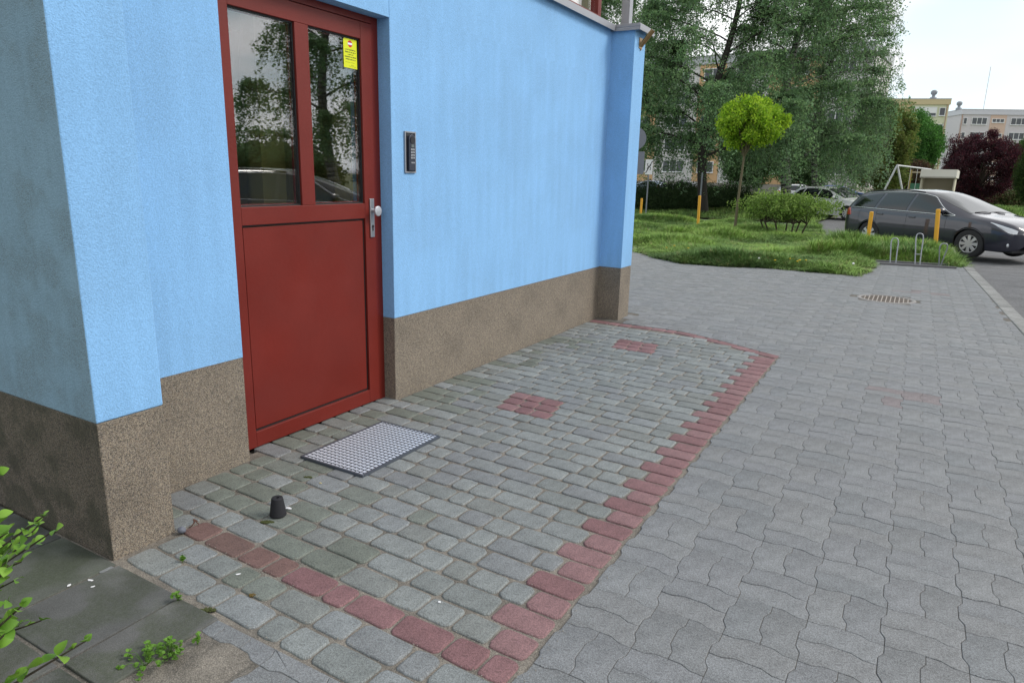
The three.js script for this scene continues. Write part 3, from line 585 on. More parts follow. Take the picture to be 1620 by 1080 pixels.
  for (let i = 0; i < 3000; i++) {
    let x, z; if (i < 900) { x = XR + 0.018 + (R() - 0.5) * 0.05; z = -1.2 - R() * 4.6; } else if (i < 1400) { x = -1.75 + R() * 0.2; z = -1.2 + R() * 0.35; } else { const c = Math.floor(R() * R() * 38) - 2; x = -2.6 + R() * 1.8; z = Z0 - c * PITCH + SL * (x + 2.33) + (R() - 0.5) * 0.022; }
    const s = 0.5 + R() * 1.3; m4.compose(new THREE.Vector3(x, i < 1400 && i >= 900 ? -0.007 : R() < 0.5 ? 0.0005 : -0.008, z), q.set(0, 0, 0, 1), new THREE.Vector3(s, s * 0.7, s)); grit.setMatrixAt(i, m4);
  }
  scene.add(grit);
}

// ---------- street furniture ----------
{
  const m = thing('manhole_cover', 'round rusty ribbed manhole cover in the grey pavement', 'manhole cover', [-0.17, 0, -9.73]);
  const rim = new THREE.LatheGeometry([[0.285, -0.02], [0.285, 0.003], [0.33, 0.003], [0.335, -0.02]].map((p) => new THREE.Vector2(...p)), 48);
  mesh('rim', rim, paver([0.40, 0.38, 0.37]), m);
  const iron = std({ color: lin(0.17, 0.125, 0.105), metalness: 0.25, roughness: 0.7 }), rib = std({ color: lin(0.34, 0.30, 0.27), metalness: 0.2, roughness: 0.75 });
  mesh('lid', new THREE.CylinderGeometry(0.284, 0.284, 0.02, 48).translate(0, -0.018, 0), iron, m);
  for (let i = -5; i <= 5; i++) { const x = i * 0.048, h = Math.sqrt(0.275 * 0.275 - x * x); mesh('rib', bx(x - 0.006, x + 0.006, -0.008, 0.001, -h, h), rib, m); }
  for (let i = -4; i <= 4; i++) { const z = i * 0.06, h = Math.sqrt(0.275 * 0.275 - z * z); mesh('rib', bx(-h, h, -0.008, -0.001, z - 0.007, z + 0.007), iron, m); }
}
{
  const r = thing('bike_rack', 'low steel bicycle rack with three wheel hoops beside the grass', 'bike rack', [0.115, 0.0, -14.28], 0.20);
  const a = std({ color: lin(0.32, 0.33, 0.36), metalness: 0.7, roughness: 0.45 }), rail = std({ color: lin(0.17, 0.165, 0.17), metalness: 0.5, roughness: 0.6 });
  for (const z of [-0.22, 0.22]) mesh('rail', bx(-0.60, 0.60, 0, 0.035, z - 0.02, z + 0.02, 0.004), rail, r);
  const hoop = (x, h, w, lean, pinch) => {
    const P = [[x - w * pinch, 0.03, 0.1], [x - w * (0.5 + 0.5 * pinch), h * 0.45, 0.1 - lean * 0.45], [x - w, h - w * 1.1, 0.1 - lean * 0.9], [x - w * 0.7, h - w * 0.25, 0.1 - lean], [x, h, 0.1 - lean], [x + w * 0.7, h - w * 0.25, 0.1 - lean], [x + w, h - w * 1.1, 0.1 - lean * 0.9], [x + w * (0.5 + 0.5 * pinch), h * 0.45, 0.1 - lean * 0.45], [x + w * pinch, 0.03, 0.1]];
    mesh('hoop', tube(P, 0.0105, 60, 8), a, r);
  };
  hoop(-0.37, 0.46, 0.055, 0.12, 0.85); hoop(0.02, 0.56, 0.055, 0.16, 0.7); hoop(0.37, 0.42, 0.058, -0.06, 0.25);
  mesh('hoop_brace', rod([-0.03, 0.2, 0.05], [0.06, 0.2, 0.05], 0.008), a, r);
}
{
  const yel = std({ color: lin(0.72, 0.36, 0.025), roughness: 0.55 });
  const post = (x, z, h, lean, label) => {
    const t = thing('yellow_post', label, 'post', [x, GY(z) - 0.05, z], 0, 'yellow steel posts along the grass'); t.rotation.z = lean;
    mesh('tube', new THREE.CylinderGeometry(0.045, 0.045, h, 20).translate(0, h / 2, 0), yel, t);
    mesh('cap', new THREE.SphereGeometry(0.045, 20, 8, 0, Math.PI * 2, 0, Math.PI / 2).scale(1, 0.3, 1).translate(0, h, 0), yel, t);
  };
  post(0.52, -18.5, 1.12, 0.075, 'yellow post in front of the dark car, next to its front door');
  post(-0.925, -19.1, 0.98, 0.0, 'yellow post in front of the dark car, next to its rear wheel');
  post(-6.31, -23.5, 1.12, 0.02, 'yellow post in the lawn in front of the leaning birch trunk');
  post(-9.57, -26.9, 0.86, -0.01, 'yellow post by the back road next to blue building edge');
}
{
  const pole = std({ color: lin(0.20, 0.22, 0.24), metalness: 0.4, roughness: 0.5 }), plate = std({ color: lin(0.78, 0.79, 0.80), roughness: 0.5 }), back = std({ color: lin(0.19, 0.20, 0.24), metalness: 0.3, roughness: 0.55 }), ink = std({ color: lin(0.01, 0.01, 0.01), roughness: 0.6 });
  const s = thing('sign_post', 'grey post with white plate, black curls and diagonal stroke', 'sign', [-10.4, -0.2, -29.92], 0.32);
  mesh('pole', rod([0, 0, 0], [0, 2.36, 0], 0.03), pole, s);
  mesh('plate', bx(-0.16, 0.16, 1.77, 2.41, 0.032, 0.04, 0.003), plate, s);
  const tor = (y, a0) => new THREE.TorusGeometry(0.075, 0.012, 6, 20, 4.4).rotateZ(a0).translate(0, y, 0.042);
  mesh('symbol', merge([tor(2.19, 2.2), tor(2.02, -1.0), rod([-0.13, 1.84, 0.044], [0.14, 2.35, 0.044], 0.016)]), ink, s);
  const b = thing('round_sign_back', 'grey backs of a round and an oblong traffic sign behind the pilaster', 'sign', [-7.55, -0.2, -20.3], -2.9);
  mesh('pole', rod([0, 0, 0], [0, 3.0, 0], 0.03), pole, b);
  mesh('round_plate', new THREE.CylinderGeometry(0.33, 0.33, 0.012, 40).rotateX(Math.PI / 2).translate(0, 2.75, 0.036), back, b);
  mesh('oblong_plate', bx(-0.31, 0.31, 1.72, 2.38, 0.03, 0.042, 0.003), back, b);
  for (const y of [2.45, 1.8]) mesh('clip', bx(-0.05, 0.05, y, y + 0.04, -0.034, 0.029), pole, b);
  const c = thing('plain_post', 'thin grey post standing in front of the dark juniper', 'post', [-12.62, -0.2, -39.1]); mesh('pole', rod([0, 0, 0], [0, 1.6, 0], 0.035), pole, c); mesh('cap', new THREE.SphereGeometry(0.036, 10, 6).translate(0, 1.6, 0), pole, c);
  const e = thing('plain_post', 'thin grey post beside the leaning birch trunk', 'post', [-8.75, -0.2, -32.6]); mesh('pole', rod([0, 0, 0], [0, 1.9, 0], 0.04), pole, e); mesh('cap', new THREE.SphereGeometry(0.041, 10, 6).translate(0, 1.9, 0), pole, e);
}
{
  const cream = std({ color: lin(0.60, 0.56, 0.43), roughness: 0.7 }), inner = std({ color: lin(0.45, 0.41, 0.30), roughness: 0.8 });
  const s = thing('cream_shelter', 'open fronted cream shelter with a boxed roof behind the car', 'shelter', [0.85, -0.2, -44.2], -0.12);
  mesh('back_panel', bx(-1.08, 1.08, 0, 1.98, -0.62, -0.58), inner, s);
  for (const x of [-1.08, 1.03]) mesh('side_panel', bx(x, x + 0.05, 0, 1.98, -0.58, 0.2), cream, s);
  for (const x of [-1.13, 1.03]) mesh('front_post', bx(x, x + 0.1, 0, 1.94, 0.45, 0.55), cream, s);
  const rs = new THREE.Shape([[-0.78, 1.98], [0.75, 1.98], [0.78, 2.05], [0.62, 2.42], [-0.78, 2.36]].map((p) => new THREE.Vector2(...p)));
  mesh('roof', new THREE.ExtrudeGeometry(rs, { depth: 2.36, bevelEnabled: false }).rotateY(-Math.PI / 2).translate(1.18, 0, 0), std({ color: lin(0.66, 0.64, 0.56), roughness: 0.6 }), s);
  mesh('shelf', bx(-1.02, 1.02, 1.38, 1.42, -0.57, -0.25), inner, s); mesh('bench_board', bx(-1.02, 1.02, 0.9, 1.25, -0.5, -0.44), cream, s); s.scale.x = 0.7;
}
{
  const pale = std({ color: lin(0.62, 0.63, 0.64), roughness: 0.5 }), s = thing('swing_frame', 'pale metal A frame swing in the far playground', 'swing', [-1.35, -0.2, -49.0], 0.25);
  for (const [x0, z0, x1, z1] of [[-0.95, 0.1, 0, 0], [0.9, -0.1, 0, 0]]) { mesh('leg', rod([x0, 0, z0], [x1, 2.75, z1], 0.055), pale, s); }
  for (const x of [-0.95, 0.9]) mesh('leg', rod([x * 0.9 + 2.4, 0, -1.9], [2.4, 2.55, -2.0], 0.05), pale, s);
  mesh('top_bar', rod([0, 2.72, 0], [2.4, 2.55, -2.0], 0.05), pale, s);
  for (const t of [0.4, 0.6]) mesh('chain', rod([2.4 * t, 2.65, -2 * t], [2.4 * t, 0.6, -2 * t], 0.012), pale, s);
  mesh('seat', bx(0.92, 1.5, 0.57, 0.61, -1.15, -0.85), M.black, s);
  const w = thing('climbing_frame', 'yellow wooden climbing frame with green panel in the playground', 'play frame', [0.05, -0.2, -56]);
  for (const [x, z] of [[-0.7, 0], [0.7, 0], [-0.7, -1.2], [0.7, -1.2]]) mesh('post', bx(x - 0.06, x + 0.06, 0, 2.6, z - 0.06, z + 0.06), std({ color: lin(0.42, 0.30, 0.10), roughness: 0.8 }), w);
  mesh('panel', bx(-0.64, 0.64, 1.0, 1.7, -0.03, 0.03), std({ color: lin(0.06, 0.20, 0.12), roughness: 0.6 }), w); mesh('rail', bx(-0.7, 3.6, 2.4, 2.5, -0.66, -0.56), std({ color: lin(0.5, 0.42, 0.3), roughness: 0.8 }), w);
}
// low fence with dry hedge at the far lawn
{
  const R = rng(70);
  const h = thing('far_hedge', 'low brown green clipped hedge across the far lawn', 'hedge', [16, -0.2, -66]);
  const L = new THREE.InstancedMesh(leafClump(0.16, 5, 91), std({ color: 0xffffff, roughness: 0.9 }), 9000); L.name = 'foliage'; L.userData.kind = 'stuff';
  const m4 = new THREE.Matrix4(), q = new THREE.Quaternion(), e = new THREE.Euler(), c = new THREE.Color();
  for (let i = 0; i < 9000; i++) { m4.compose(new THREE.Vector3(-14 + R() * 30, 0.1 + R() * 1.15, (R() - 0.5) * 1.2), q.setFromEuler(e.set(R() * 6, R() * 6, R() * 6)), new THREE.Vector3(1, 1, 1)); L.setMatrixAt(i, m4); const k = 0.6 + 0.6 * R(); L.setColorAt(i, R() < 0.5 ? c.setRGB(0.14 * k, 0.11 * k, 0.05 * k) : c.setRGB(0.08 * k, 0.12 * k, 0.03 * k)); }
  h.add(L);
}
// ---------- apartment blocks ----------
const flatMat = {}; const flat = (c, r = 0.9) => flatMat[c.join()] ||= std({ color: lin(...c), roughness: r });
M.winGlass = std({ color: lin(0.035, 0.045, 0.055), roughness: 0.06, metalness: 0.0 }); M.winWhite = flat([0.78, 0.79, 0.8], 0.5);
// facade along local x (0 to length), facing +z; windows: [x, width, height, sill, panes] repeated on each storey
function block(name, label, pos, turn, o) {
  const B = thing(name, label, 'building', pos, turn);
  const H = o.storeys * o.sh + o.base;
  mesh('wall', bx(0, o.len, 0, H, -o.depth, 0), flat(o.wall), B);
  for (const [x0, x1, c] of o.strips) mesh('wall_panel', bx(x0, x1, o.base * 0.8, H - 0.02, -0.05, 0.06), flat(c), B);
  mesh('parapet', bx(-0.15, o.len + 0.15, H, H + 0.95, -o.depth - 0.15, 0.22), flat(o.parapet), B);
  mesh('parapet_cap', bx(-0.2, o.len + 0.2, H + 0.95, H + 1.03, -o.depth - 0.2, 0.28), M.zinc, B);
  mesh('basement_wall', bx(-0.04, o.len + 0.04, 0, o.base * 0.8, -o.depth - 0.04, 0.07), flat([0.3, 0.28, 0.25]), B);
  for (let s = 0; s < o.storeys; s++) for (const [x, w, h, sill, n, loggia] of o.windows) {
    const y = o.base + s * o.sh + sill, fr = [];
    const z = 0.06;
    fr.push(bx(x, x + w, y, y + 0.08, z, z + 0.07), bx(x, x + w, y + h - 0.08, y + h, z, z + 0.07));
    for (let k = 0; k <= n; k++) { const c = x + (w - 0.09) * k / n; fr.push(bx(c, c + 0.09, y + 0.08, y + h - 0.08, z, z + 0.07)); }
    fr.push(bx(x - 0.05, x + w + 0.05, y - 0.06, y - 0.002, z, z + 0.16));
    const f = mesh('window', merge(fr), M.winWhite, B);
    mesh('pane', bx(x + 0.04, x + w - 0.04, y + 0.04, y + h - 0.04, z - 0.04, z + 0.03), M.winGlass, f);
    if (loggia) mesh('blind', bx(x + 0.09, x + w - 0.09, y + h * 0.35, y + h - 0.09, z + 0.031, z + 0.045), M.winWhite, f);
  }
  for (const [x, h] of o.vents || []) { const g = new THREE.LatheGeometry([[0.55, 0], [0.55, 0.5], [0.3, 0.55], [0.25, 0.9], [0.5, 1.1], [0.55, 1.5], [0.3, 1.75], [0, 1.8]].map((p) => new THREE.Vector2(...p)), 14).translate(x, H + 0.95, -2.2); mesh('roof_vent', g, flat([0.25, 0.27, 0.3], 0.6), B); }
  if (o.mast) mesh('mast', rod([o.mast, H, -3], [o.mast, H + 9.5, -3], 0.05), flat([0.5, 0.5, 0.52], 0.6), B);
  if (o.pipe) mesh('drain_pipe', rod([o.pipe, 0.3, 0.14], [o.pipe, H, 0.14], 0.07), flat([0.45, 0.28, 0.2], 0.7), B);
  return B;
}
const bay = (x) => [[x, 2.4, 1.45, 0.9, 3], [x + 3.6, 2.2, 0.8, 1.5, 3], [x + 7.0, 2.6, 1.45, 0.9, 3]];
// yellow block: right end near (2.7, -132)
block('apartment_block', 'yellow apartment block with flat roof rising behind the birch', [-27.5, -0.3, -141], 0.30, {
  len: 31.5, depth: 11, storeys: 5, sh: 2.8, base: 1.7, wall: [0.62, 0.64, 0.46], parapet: [0.58, 0.49, 0.30],
  strips: [[0.2, 6, [0.62, 0.50, 0.29]], [12.5, 18.5, [0.62, 0.50, 0.29]], [24.2, 25.4, [0.62, 0.50, 0.29]], [18.9, 24.0, [0.62, 0.50, 0.29]]],
  windows: [...bay(0.6).slice(0, 2), [8.2, 3.2, 1.9, 0.6, 3, 1], [13.2, 2.4, 1.45, 0.9, 3], [19.4, 2.9, 0.8, 1.2, 3], [25.9, 3.7, 1.6, 0.8, 3, 1], [30.0, 1.0, 1.4, 0.9, 1]], vents: [[29.4, 1]], pipe: 31.2 });
block('apartment_block', 'white and pink apartment block with radio mast at far right', [5.3, -0.3, -171], 0.40, {
  len: 34, depth: 11, storeys: 5, sh: 2.8, base: 1.7, wall: [0.60, 0.57, 0.60], parapet: [0.60, 0.60, 0.66],
  strips: [[5.6, 8.6, [0.62, 0.46, 0.38]], [17.6, 20.6, [0.62, 0.46, 0.38]]],
  windows: [[0.5, 0.75, 1.3, 0.9, 1], [2.1, 2.9, 1.35, 0.9, 3], [5.9, 2.3, 0.75, 1.3, 3], [9.4, 3.0, 1.35, 0.9, 3], [14.0, 2.9, 1.35, 0.9, 3], [17.9, 2.3, 0.75, 1.3, 3], [22, 3.0, 1.35, 0.9, 3], [27, 2.9, 1.35, 0.9, 3]], vents: [[0.3, 1]], mast: 5.4, pipe: 0.2 });
block('apartment_block', 'orange and white apartment block seen through the birch leaves at left', [-39, -0.3, -93], -0.12, {
  len: 33, depth: 11, storeys: 5, sh: 2.8, base: 1.7, wall: [0.62, 0.61, 0.60], parapet: [0.50, 0.52, 0.54],
  strips: [[0.2, 7.6, [0.62, 0.40, 0.22]], [13.2, 16.6, [0.62, 0.40, 0.22]], [22, 28, [0.62, 0.40, 0.22]]],
  windows: [[1.0, 2.6, 1.5, 0.9, 3], [4.6, 2.0, 1.5, 0.9, 2], [9.0, 3.0, 1.5, 0.9, 3], [13.8, 2.2, 1.4, 0.9, 2], [18, 2.6, 1.5, 0.9, 3], [23.4, 3.0, 1.5, 0.9, 3], [29, 2.4, 1.5, 0.9, 3]] });

// ---------- cars ----------
function curve(P) { return (x) => { if (x <= P[0][0]) return P[0][1]; for (let i = 0; i + 1 < P.length; i++) if (x <= P[i + 1][0]) { const p0 = P[Math.max(0, i - 1)], p1 = P[i], p2 = P[i + 1], p3 = P[Math.min(P.length - 1, i + 2)], h = p2[0] - p1[0], t = (x - p1[0]) / h;
  let m1 = i > 0 ? (p2[1] - p0[1]) / (p2[0] - p0[0]) : (p2[1] - p1[1]) / h, m2 = i + 2 < P.length ? (p3[1] - p1[1]) / (p3[0] - p1[0]) : (p2[1] - p1[1]) / h; const s = (p2[1] - p1[1]) / h; if (s === 0) m1 = m2 = 0; else { if (m1 / s < 0) m1 = 0; if (m2 / s < 0) m2 = 0; m1 = Math.sign(m1) * Math.min(Math.abs(m1), 3 * Math.abs(s)); m2 = Math.sign(m2) * Math.min(Math.abs(m2), 3 * Math.abs(s)); }
  const t2 = t * t, t3 = t2 * t; return (2 * t3 - 3 * t2 + 1) * p1[1] + (t3 - 2 * t2 + t) * h * m1 + (-2 * t3 + 3 * t2) * p2[1] + (t3 - t2) * h * m2; } return P[P.length - 1][1]; }; }
const estateTop = [[-0.98, 0.60], [-0.965, 0.92], [-0.93, 1.02], [-0.82, 1.17], [-0.62, 1.37], [-0.40, 1.435], [0.1, 1.465], [0.8, 1.482], [1.2, 1.47], [1.5, 1.42], [1.8, 1.325], [2.2, 1.165], [2.6, 0.995], [2.72, 0.965], [3.1, 0.905], [3.4, 0.83], [3.56, 0.75], [3.65, 0.66], [3.69, 0.52]];
const hatchTop = [[-0.78, 0.60], [-0.76, 0.90], [-0.70, 1.02], [-0.56, 1.22], [-0.32, 1.40], [0.1, 1.465], [0.7, 1.485], [1.1, 1.47], [1.45, 1.41], [1.8, 1.29], [2.2, 1.12], [2.5, 0.99], [2.62, 0.965], [3.0, 0.90], [3.3, 0.82], [3.46, 0.74], [3.55, 0.65], [3.6, 0.52]];
function makeCar(name, label, opt, group) {
  const car = thing(name, label, 'car', [0, 0, 0], 0, group);
  const T = opt.top || estateTop, xr = T[0][0], xf = T[T.length - 1][0], WB = 2.7;
  const top = curve(T), bodyMat = opt.paint;
  const belt = curve([[xr, 0.60], [xr + 0.06, 0.92], [xr + 0.3, 0.985], [0, 0.97], [1, 0.945], [2, 0.925], [2.55, 0.905], [xf - 0.65, 0.85], [xf - 0.3, 0.755], [xf - 0.08, 0.66], [xf, 0.52]]);
  const wb = curve([[xr, 0.56], [xr + 0.06, 0.70], [xr + 0.28, 0.82], [0, 0.872], [1, 0.885], [2.2, 0.885], [2.8, 0.868], [xf - 0.5, 0.80], [xf - 0.22, 0.68], [xf - 0.08, 0.575], [xf, 0.44]]);
  const wr = curve([[xr, 0.50], [xr + 0.06, 0.63], [xr + 0.4, 0.615], [0.2, 0.605], [1, 0.605], [1.5, 0.62], [2.0, 0.675], [2.6, 0.755], [3.0, 0.74], [xf - 0.2, 0.60], [xf, 0.40]]);
  const low = curve([[xr, 0.40], [xr + 0.1, 0.27], [xr + 0.4, 0.225], [1, 0.20], [2.2, 0.20], [xf - 0.45, 0.215], [xf - 0.1, 0.25], [xf, 0.36]]);
  const RA = 0.355, AY = 0.32;
  const section = (x) => {
    let yl = low(x); for (const ax of [0, WB]) { const dx = Math.abs(x - ax); if (dx < RA) yl = Math.max(yl, AY + Math.sqrt(RA * RA - dx * dx) * 0.98); }
    const b = belt(x), w = wb(x), ww = w + 0.018, tp = Math.max(top(x), b + 0.012), rw = Math.min(wr(x), w - 0.035), gl = clamp((tp - b) / 0.3), ed = Math.max(tp - lerp(0.012, 0.075, gl), b + 0.006);
    const P = [[yl, ww - 0.045 * clamp((0.4 - yl) / 0.15)], [Math.max(0.30, yl + 0.012), ww - 0.012], [Math.max(0.44, yl + 0.024), ww + 0.004], [Math.max(0.60, yl + 0.036), ww + 0.006], [Math.max(b - 0.12, yl + 0.05), w + 0.014], [b - 0.028, w - 0.002], [b, w - 0.028]];
    for (let k = 1; k <= 3; k++) { const t = k / 4; P.push([lerp(b, ed, t), lerp(w - 0.028, rw, t) + Math.sin(t * Math.PI) * 0.018 * gl]); }
    P.push([ed, rw], [lerp(ed, tp, 0.62), rw - 0.075 * gl - 0.03], [tp, rw * 0.55], [tp + 0.012 * gl + 0.006, 0]);
    for (let i = 1; i < P.length; i++) if (P[i][0] < P[i - 1][0]) P[i][0] = P[i - 1][0] + 0.0005;
    return P;
  };
  const NP = 14, N = Math.round((xf - xr) / 0.03), pos = [], idx = [], K = NP * 2 - 1;
  for (let i = 0; i <= N; i++) { const x = lerp(xr, xf, i / N), P = section(x); for (let k = 0; k < K; k++) { const p = k < NP ? P[k] : P[K - 1 - k]; pos.push(x, p[0], (k < NP ? 1 : -1) * p[1]); } }
  for (let i = 0; i < N; i++) for (let k = 0; k < K - 1; k++) { const a = i * K + k, b = a + 1, c = a + K, d = c + 1; idx.push(a, c, b, b, c, d); }
  for (const [i, f] of [[0, 0], [N, 1]]) for (let k = 1; k < K - 1; k++) f ? idx.push(i * K, i * K + k + 1 - 1, i * K + k + 1) : idx.push(i * K, i * K + k + 1, i * K + k);
  const g = new THREE.BufferGeometry(); g.setAttribute('position', new THREE.Float32BufferAttribute(pos, 3)); g.setIndex(idx); g.computeVertexNormals();
  mesh('body', g, bodyMat, car);
  mesh('underbody', merge([bx(xr + 0.12, xf - 0.15, 0.19, 0.5, -0.62, 0.62), ...[0, WB].map((x) => bx(x - 0.40, x + 0.40, 0.4, 0.72, -0.78, 0.78))]), M.black, car);
  // a point of the skin: station x, position v along the section, side s
  const skin = (x, v, s, off) => {
    const f = (xx, vv) => { const P = section(xx), k = Math.min(NP - 2, Math.floor(vv)), t = vv - k; return new THREE.Vector3(xx, lerp(P[k][0], P[k + 1][0], t), s * lerp(P[k][1], P[k + 1][1], t)); };
    const p = f(x, v), a = f(x + 0.02, v).sub(f(x - 0.02, v)), b = f(x, Math.min(v + 0.15, NP - 1.001)).sub(f(x, Math.max(v - 0.15, 0)));
    const n = a.cross(b).normalize(); if (n.z * s < -0.2 || (Math.abs(n.z) <= 0.2 && n.y < 0)) n.negate(); return p.addScaledVector(n, off);
  };
  const patch = (nm, quad, s, off, mat, nu = 10, nv = 8, parent = car) => {     // quad: (u, v in 0..1) -> [x, section v]
    const P = [], I = []; for (let j = 0; j <= nv; j++) for (let i = 0; i <= nu; i++) { const [x, v] = quad(i / nu, j / nv), q = skin(x, v, s, off); P.push(q.x, q.y, q.z); }
    for (let j = 0; j < nv; j++) for (let i = 0; i < nu; i++) { const a = j * (nu + 1) + i; I.push(...(s > 0 ? [a, a + 1, a + nu + 1, a + 1, a + nu + 2, a + nu + 1] : [a, a + nu + 1, a + 1, a + 1, a + nu + 1, a + nu + 2])); }
    const pg = new THREE.BufferGeometry(); pg.setAttribute('position', new THREE.Float32BufferAttribute(P, 3)); pg.setIndex(I); pg.computeVertexNormals(); return mesh(nm, pg, mat, parent);
  };
  const bil = (x00, x10, x01, x11, v0, v1, v1b = v1) => (u, v) => [lerp(lerp(x00, x10, u), lerp(x01, x11, u), v), lerp(v0, lerp(v1, v1b, u), v)];
  const dx = xr + 0.98;
  for (const s of [1, -1]) {
    patch('side_window', bil(1.04, 2.22, 1.10, 1.58, 6.25, 9.8), s, 0.005, M.carGlass);
    patch('side_window', bil(0.12, 0.97, 0.22, 1.03, 6.25, 9.8), s, 0.005, M.carGlass);
    patch('side_window', bil(-0.62 + dx, 0.04, -0.34 + dx, 0.14, 6.3, 9.2, 9.75), s, 0.005, M.carGlass);
    const trim = []; for (let i = 0; i <= 16; i++) trim.push(skin(lerp(-0.66 + dx, 2.3, i / 16), 6.12, s, 0.006).toArray());
    for (let i = 0; i <= 16; i++) { const t = i / 16; trim.push(skin(t < 0.3 ? lerp(2.3, 1.62, t / 0.3) : lerp(1.62, -0.38 + dx, (t - 0.3) / 0.7), t < 0.3 ? lerp(6.2, 9.95, t / 0.3) : 10, s, 0.006).toArray()); }
    if (!opt.plain) mesh('chrome_trim', tube(trim, 0.008, 140, 5), M.chrome, car);
    patch('headlight', (u, v) => { const x = lerp(xf - 0.60, xf - 0.115, u); return [x, lerp(lerp(5.3, 3.55, u), lerp(5.75, 5.5, u), v)]; }, s, 0.006, M.lamp);
    patch('tail_light', bil(xr + 0.03, xr + 0.34, xr + 0.05, xr + 0.24, 3.7, 5.8), s, 0.006, M.tail, 5, 5);
    if (!opt.plain) {
      for (const x of [0.30, 1.22]) { const p = skin(x, 4.1, s, 0.012); mesh('door_handle', new RoundedBoxGeometry(0.17, 0.03, 0.03, 2, 0.012).translate(p.x, p.y, p.z), bodyMat, car); }
      for (const x of [0.08, 1.06, 2.10]) { const L = []; for (let i = 0; i <= 10; i++) L.push(skin(x + (x < 0.1 ? 0.10 : 0) , lerp(1.2, 5.9, i / 10), s, 0.0005).toArray()); mesh('door_gap', tube(L, 0.0035, 20, 4), M.black, car); }
      const fog = skin(xf - 0.22, 1.4, s, 0.004); mesh('fog_light', new THREE.SphereGeometry(0.045, 14, 10).scale(0.5, 1, 0.8).translate(fog.x, fog.y, fog.z), M.lamp, car);
      const L2 = []; for (let i = 0; i <= 12; i++) { const x = lerp(-0.35 + dx, 1.2, i / 12); const q = skin(x, 10.6, s, 0); L2.push([x, q.y + 0.035 * Math.sin(Math.PI * clamp(i / 12 * 1.0, 0.04, 0.96)) + 0.006, q.z]); } mesh('roof_rail', tube(L2, 0.013, 30, 6), M.black, car);
    }
    const mp = skin(1.98, 6.7, s, 0.11), mg = new THREE.SphereGeometry(1, 18, 12).scale(0.075, 0.07, 0.115).translate(mp.x, mp.y, mp.z);
    const mir = mesh('mirror', mg, bodyMat, car); mesh('mirror_stalk', rod([mp.x, mp.y - 0.04, mp.z], skin(1.98, 6.2, s, 0).toArray(), 0.02), M.black, mir);
  }
  // windscreen over the width of the roof
  { const P = [], I = [], nu = 16, nv = 14; for (let j = 0; j <= nv; j++) for (let i = 0; i <= nu; i++) { const w = lerp(-1, 1, i / nu), x = lerp(opt.ws0 || 1.50, opt.ws1 || 2.56, j / nv), p = skin(x, lerp(13 - 0.001, 10.15, Math.abs(w)), w < 0 ? -1 : 1, 0.005); P.push(p.x, p.y, p.z); }
    for (let j = 0; j < nv; j++) for (let i = 0; i < nu; i++) { const a = j * (nu + 1) + i; I.push(a, a + nu + 1, a + 1, a + 1, a + nu + 1, a + nu + 2); }
    const wg = new THREE.BufferGeometry(); wg.setAttribute('position', new THREE.Float32BufferAttribute(P, 3)); wg.setIndex(I); wg.computeVertexNormals(); mesh('windscreen', wg, M.screenGlass, car); }
  if (!opt.plain) for (const z of [0.12, -0.38]) mesh('wiper', tube([[2.60, 1.012, z], [2.57, 1.03, z + 0.2], [2.55, 1.02, z + 0.46]], 0.009, 12, 5), M.black, car);
  // grille, lower intake, plate recess
  const gx = xf - 0.05;
  mesh('grille', bx(gx - 0.2, gx + 0.055, 0.53, 0.66, -0.34, 0.34, 0.03), M.black, car);
  for (let i = 0; i < 3; i++) mesh('grille_bar', bx(gx + 0.03, gx + 0.062, 0.548 + i * 0.036, 0.562 + i * 0.036, -0.33, 0.33), M.chrome, car);
  mesh('lower_intake', bx(gx - 0.2, gx + 0.045, 0.26, 0.38, -0.40, 0.40, 0.03), M.black, car);
  // wheels
  const tg = new THREE.LatheGeometry([[0.20, -0.10], [0.29, -0.105], [0.315, -0.085], [0.325, -0.05], [0.325, 0.05], [0.315, 0.085], [0.29, 0.105], [0.20, 0.10]].map((p) => new THREE.Vector2(...p)), 40).rotateX(Math.PI / 2);
  const hub = new THREE.CylinderGeometry(0.205, 0.205, 0.15, 32).rotateX(Math.PI / 2), cap = [];
  cap.push(new THREE.TorusGeometry(0.197, 0.014, 8, 40)); cap.push(new THREE.CylinderGeometry(0.07, 0.075, 0.03, 24).rotateX(Math.PI / 2));
  for (let k = 0; k < 8; k++) { const s = new THREE.Shape([[-0.022, 0.05], [0.022, 0.05], [0.034, 0.19], [-0.034, 0.19]].map((p) => new THREE.Vector2(...p))); cap.push(new THREE.ExtrudeGeometry(s, { depth: 0.012, bevelSize: 0.004, bevelThickness: 0.004, bevelSegments: 1 }).rotateZ(k * Math.PI / 4)); }
  const capG = merge(cap);
  for (const x of [0, WB]) for (const s of [1, -1]) {
    const w = part('wheel', car); w.position.set(x, 0.325, s * 0.775); if (x > 1 && opt.steer) w.rotation.y = opt.steer; if (s < 0) w.rotation.y += Math.PI;
    mesh('tyre', tg, M.tyre, w); mesh('wheel_disc', hub, M.black, w); mesh('wheel_cover', capG.clone().translate(0, 0, 0.082), M.wheelCover, w);
  }
  return car;
}
M.carGlass = phy({ color: lin(0.010, 0.013, 0.015), roughness: 0.02, ior: 1.6 }); M.screenGlass = phy({ color: lin(0.012, 0.016, 0.018), roughness: 0.02, ior: 2.2 }); M.chrome = std({ color: lin(0.75, 0.75, 0.76), metalness: 1, roughness: 0.15 });
M.lamp = phy({ color: lin(0.55, 0.57, 0.6), metalness: 0.5, roughness: 0.2, clearcoat: 1, clearcoatRoughness: 0.03 }); M.tail = phy({ color: lin(0.35, 0.015, 0.02), roughness: 0.2, clearcoat: 1 });
M.tyre = std({ color: lin(0.018, 0.018, 0.02), roughness: 0.8 }); M.wheelCover = std({ color: lin(0.50, 0.51, 0.53), metalness: 0.5, roughness: 0.35 });
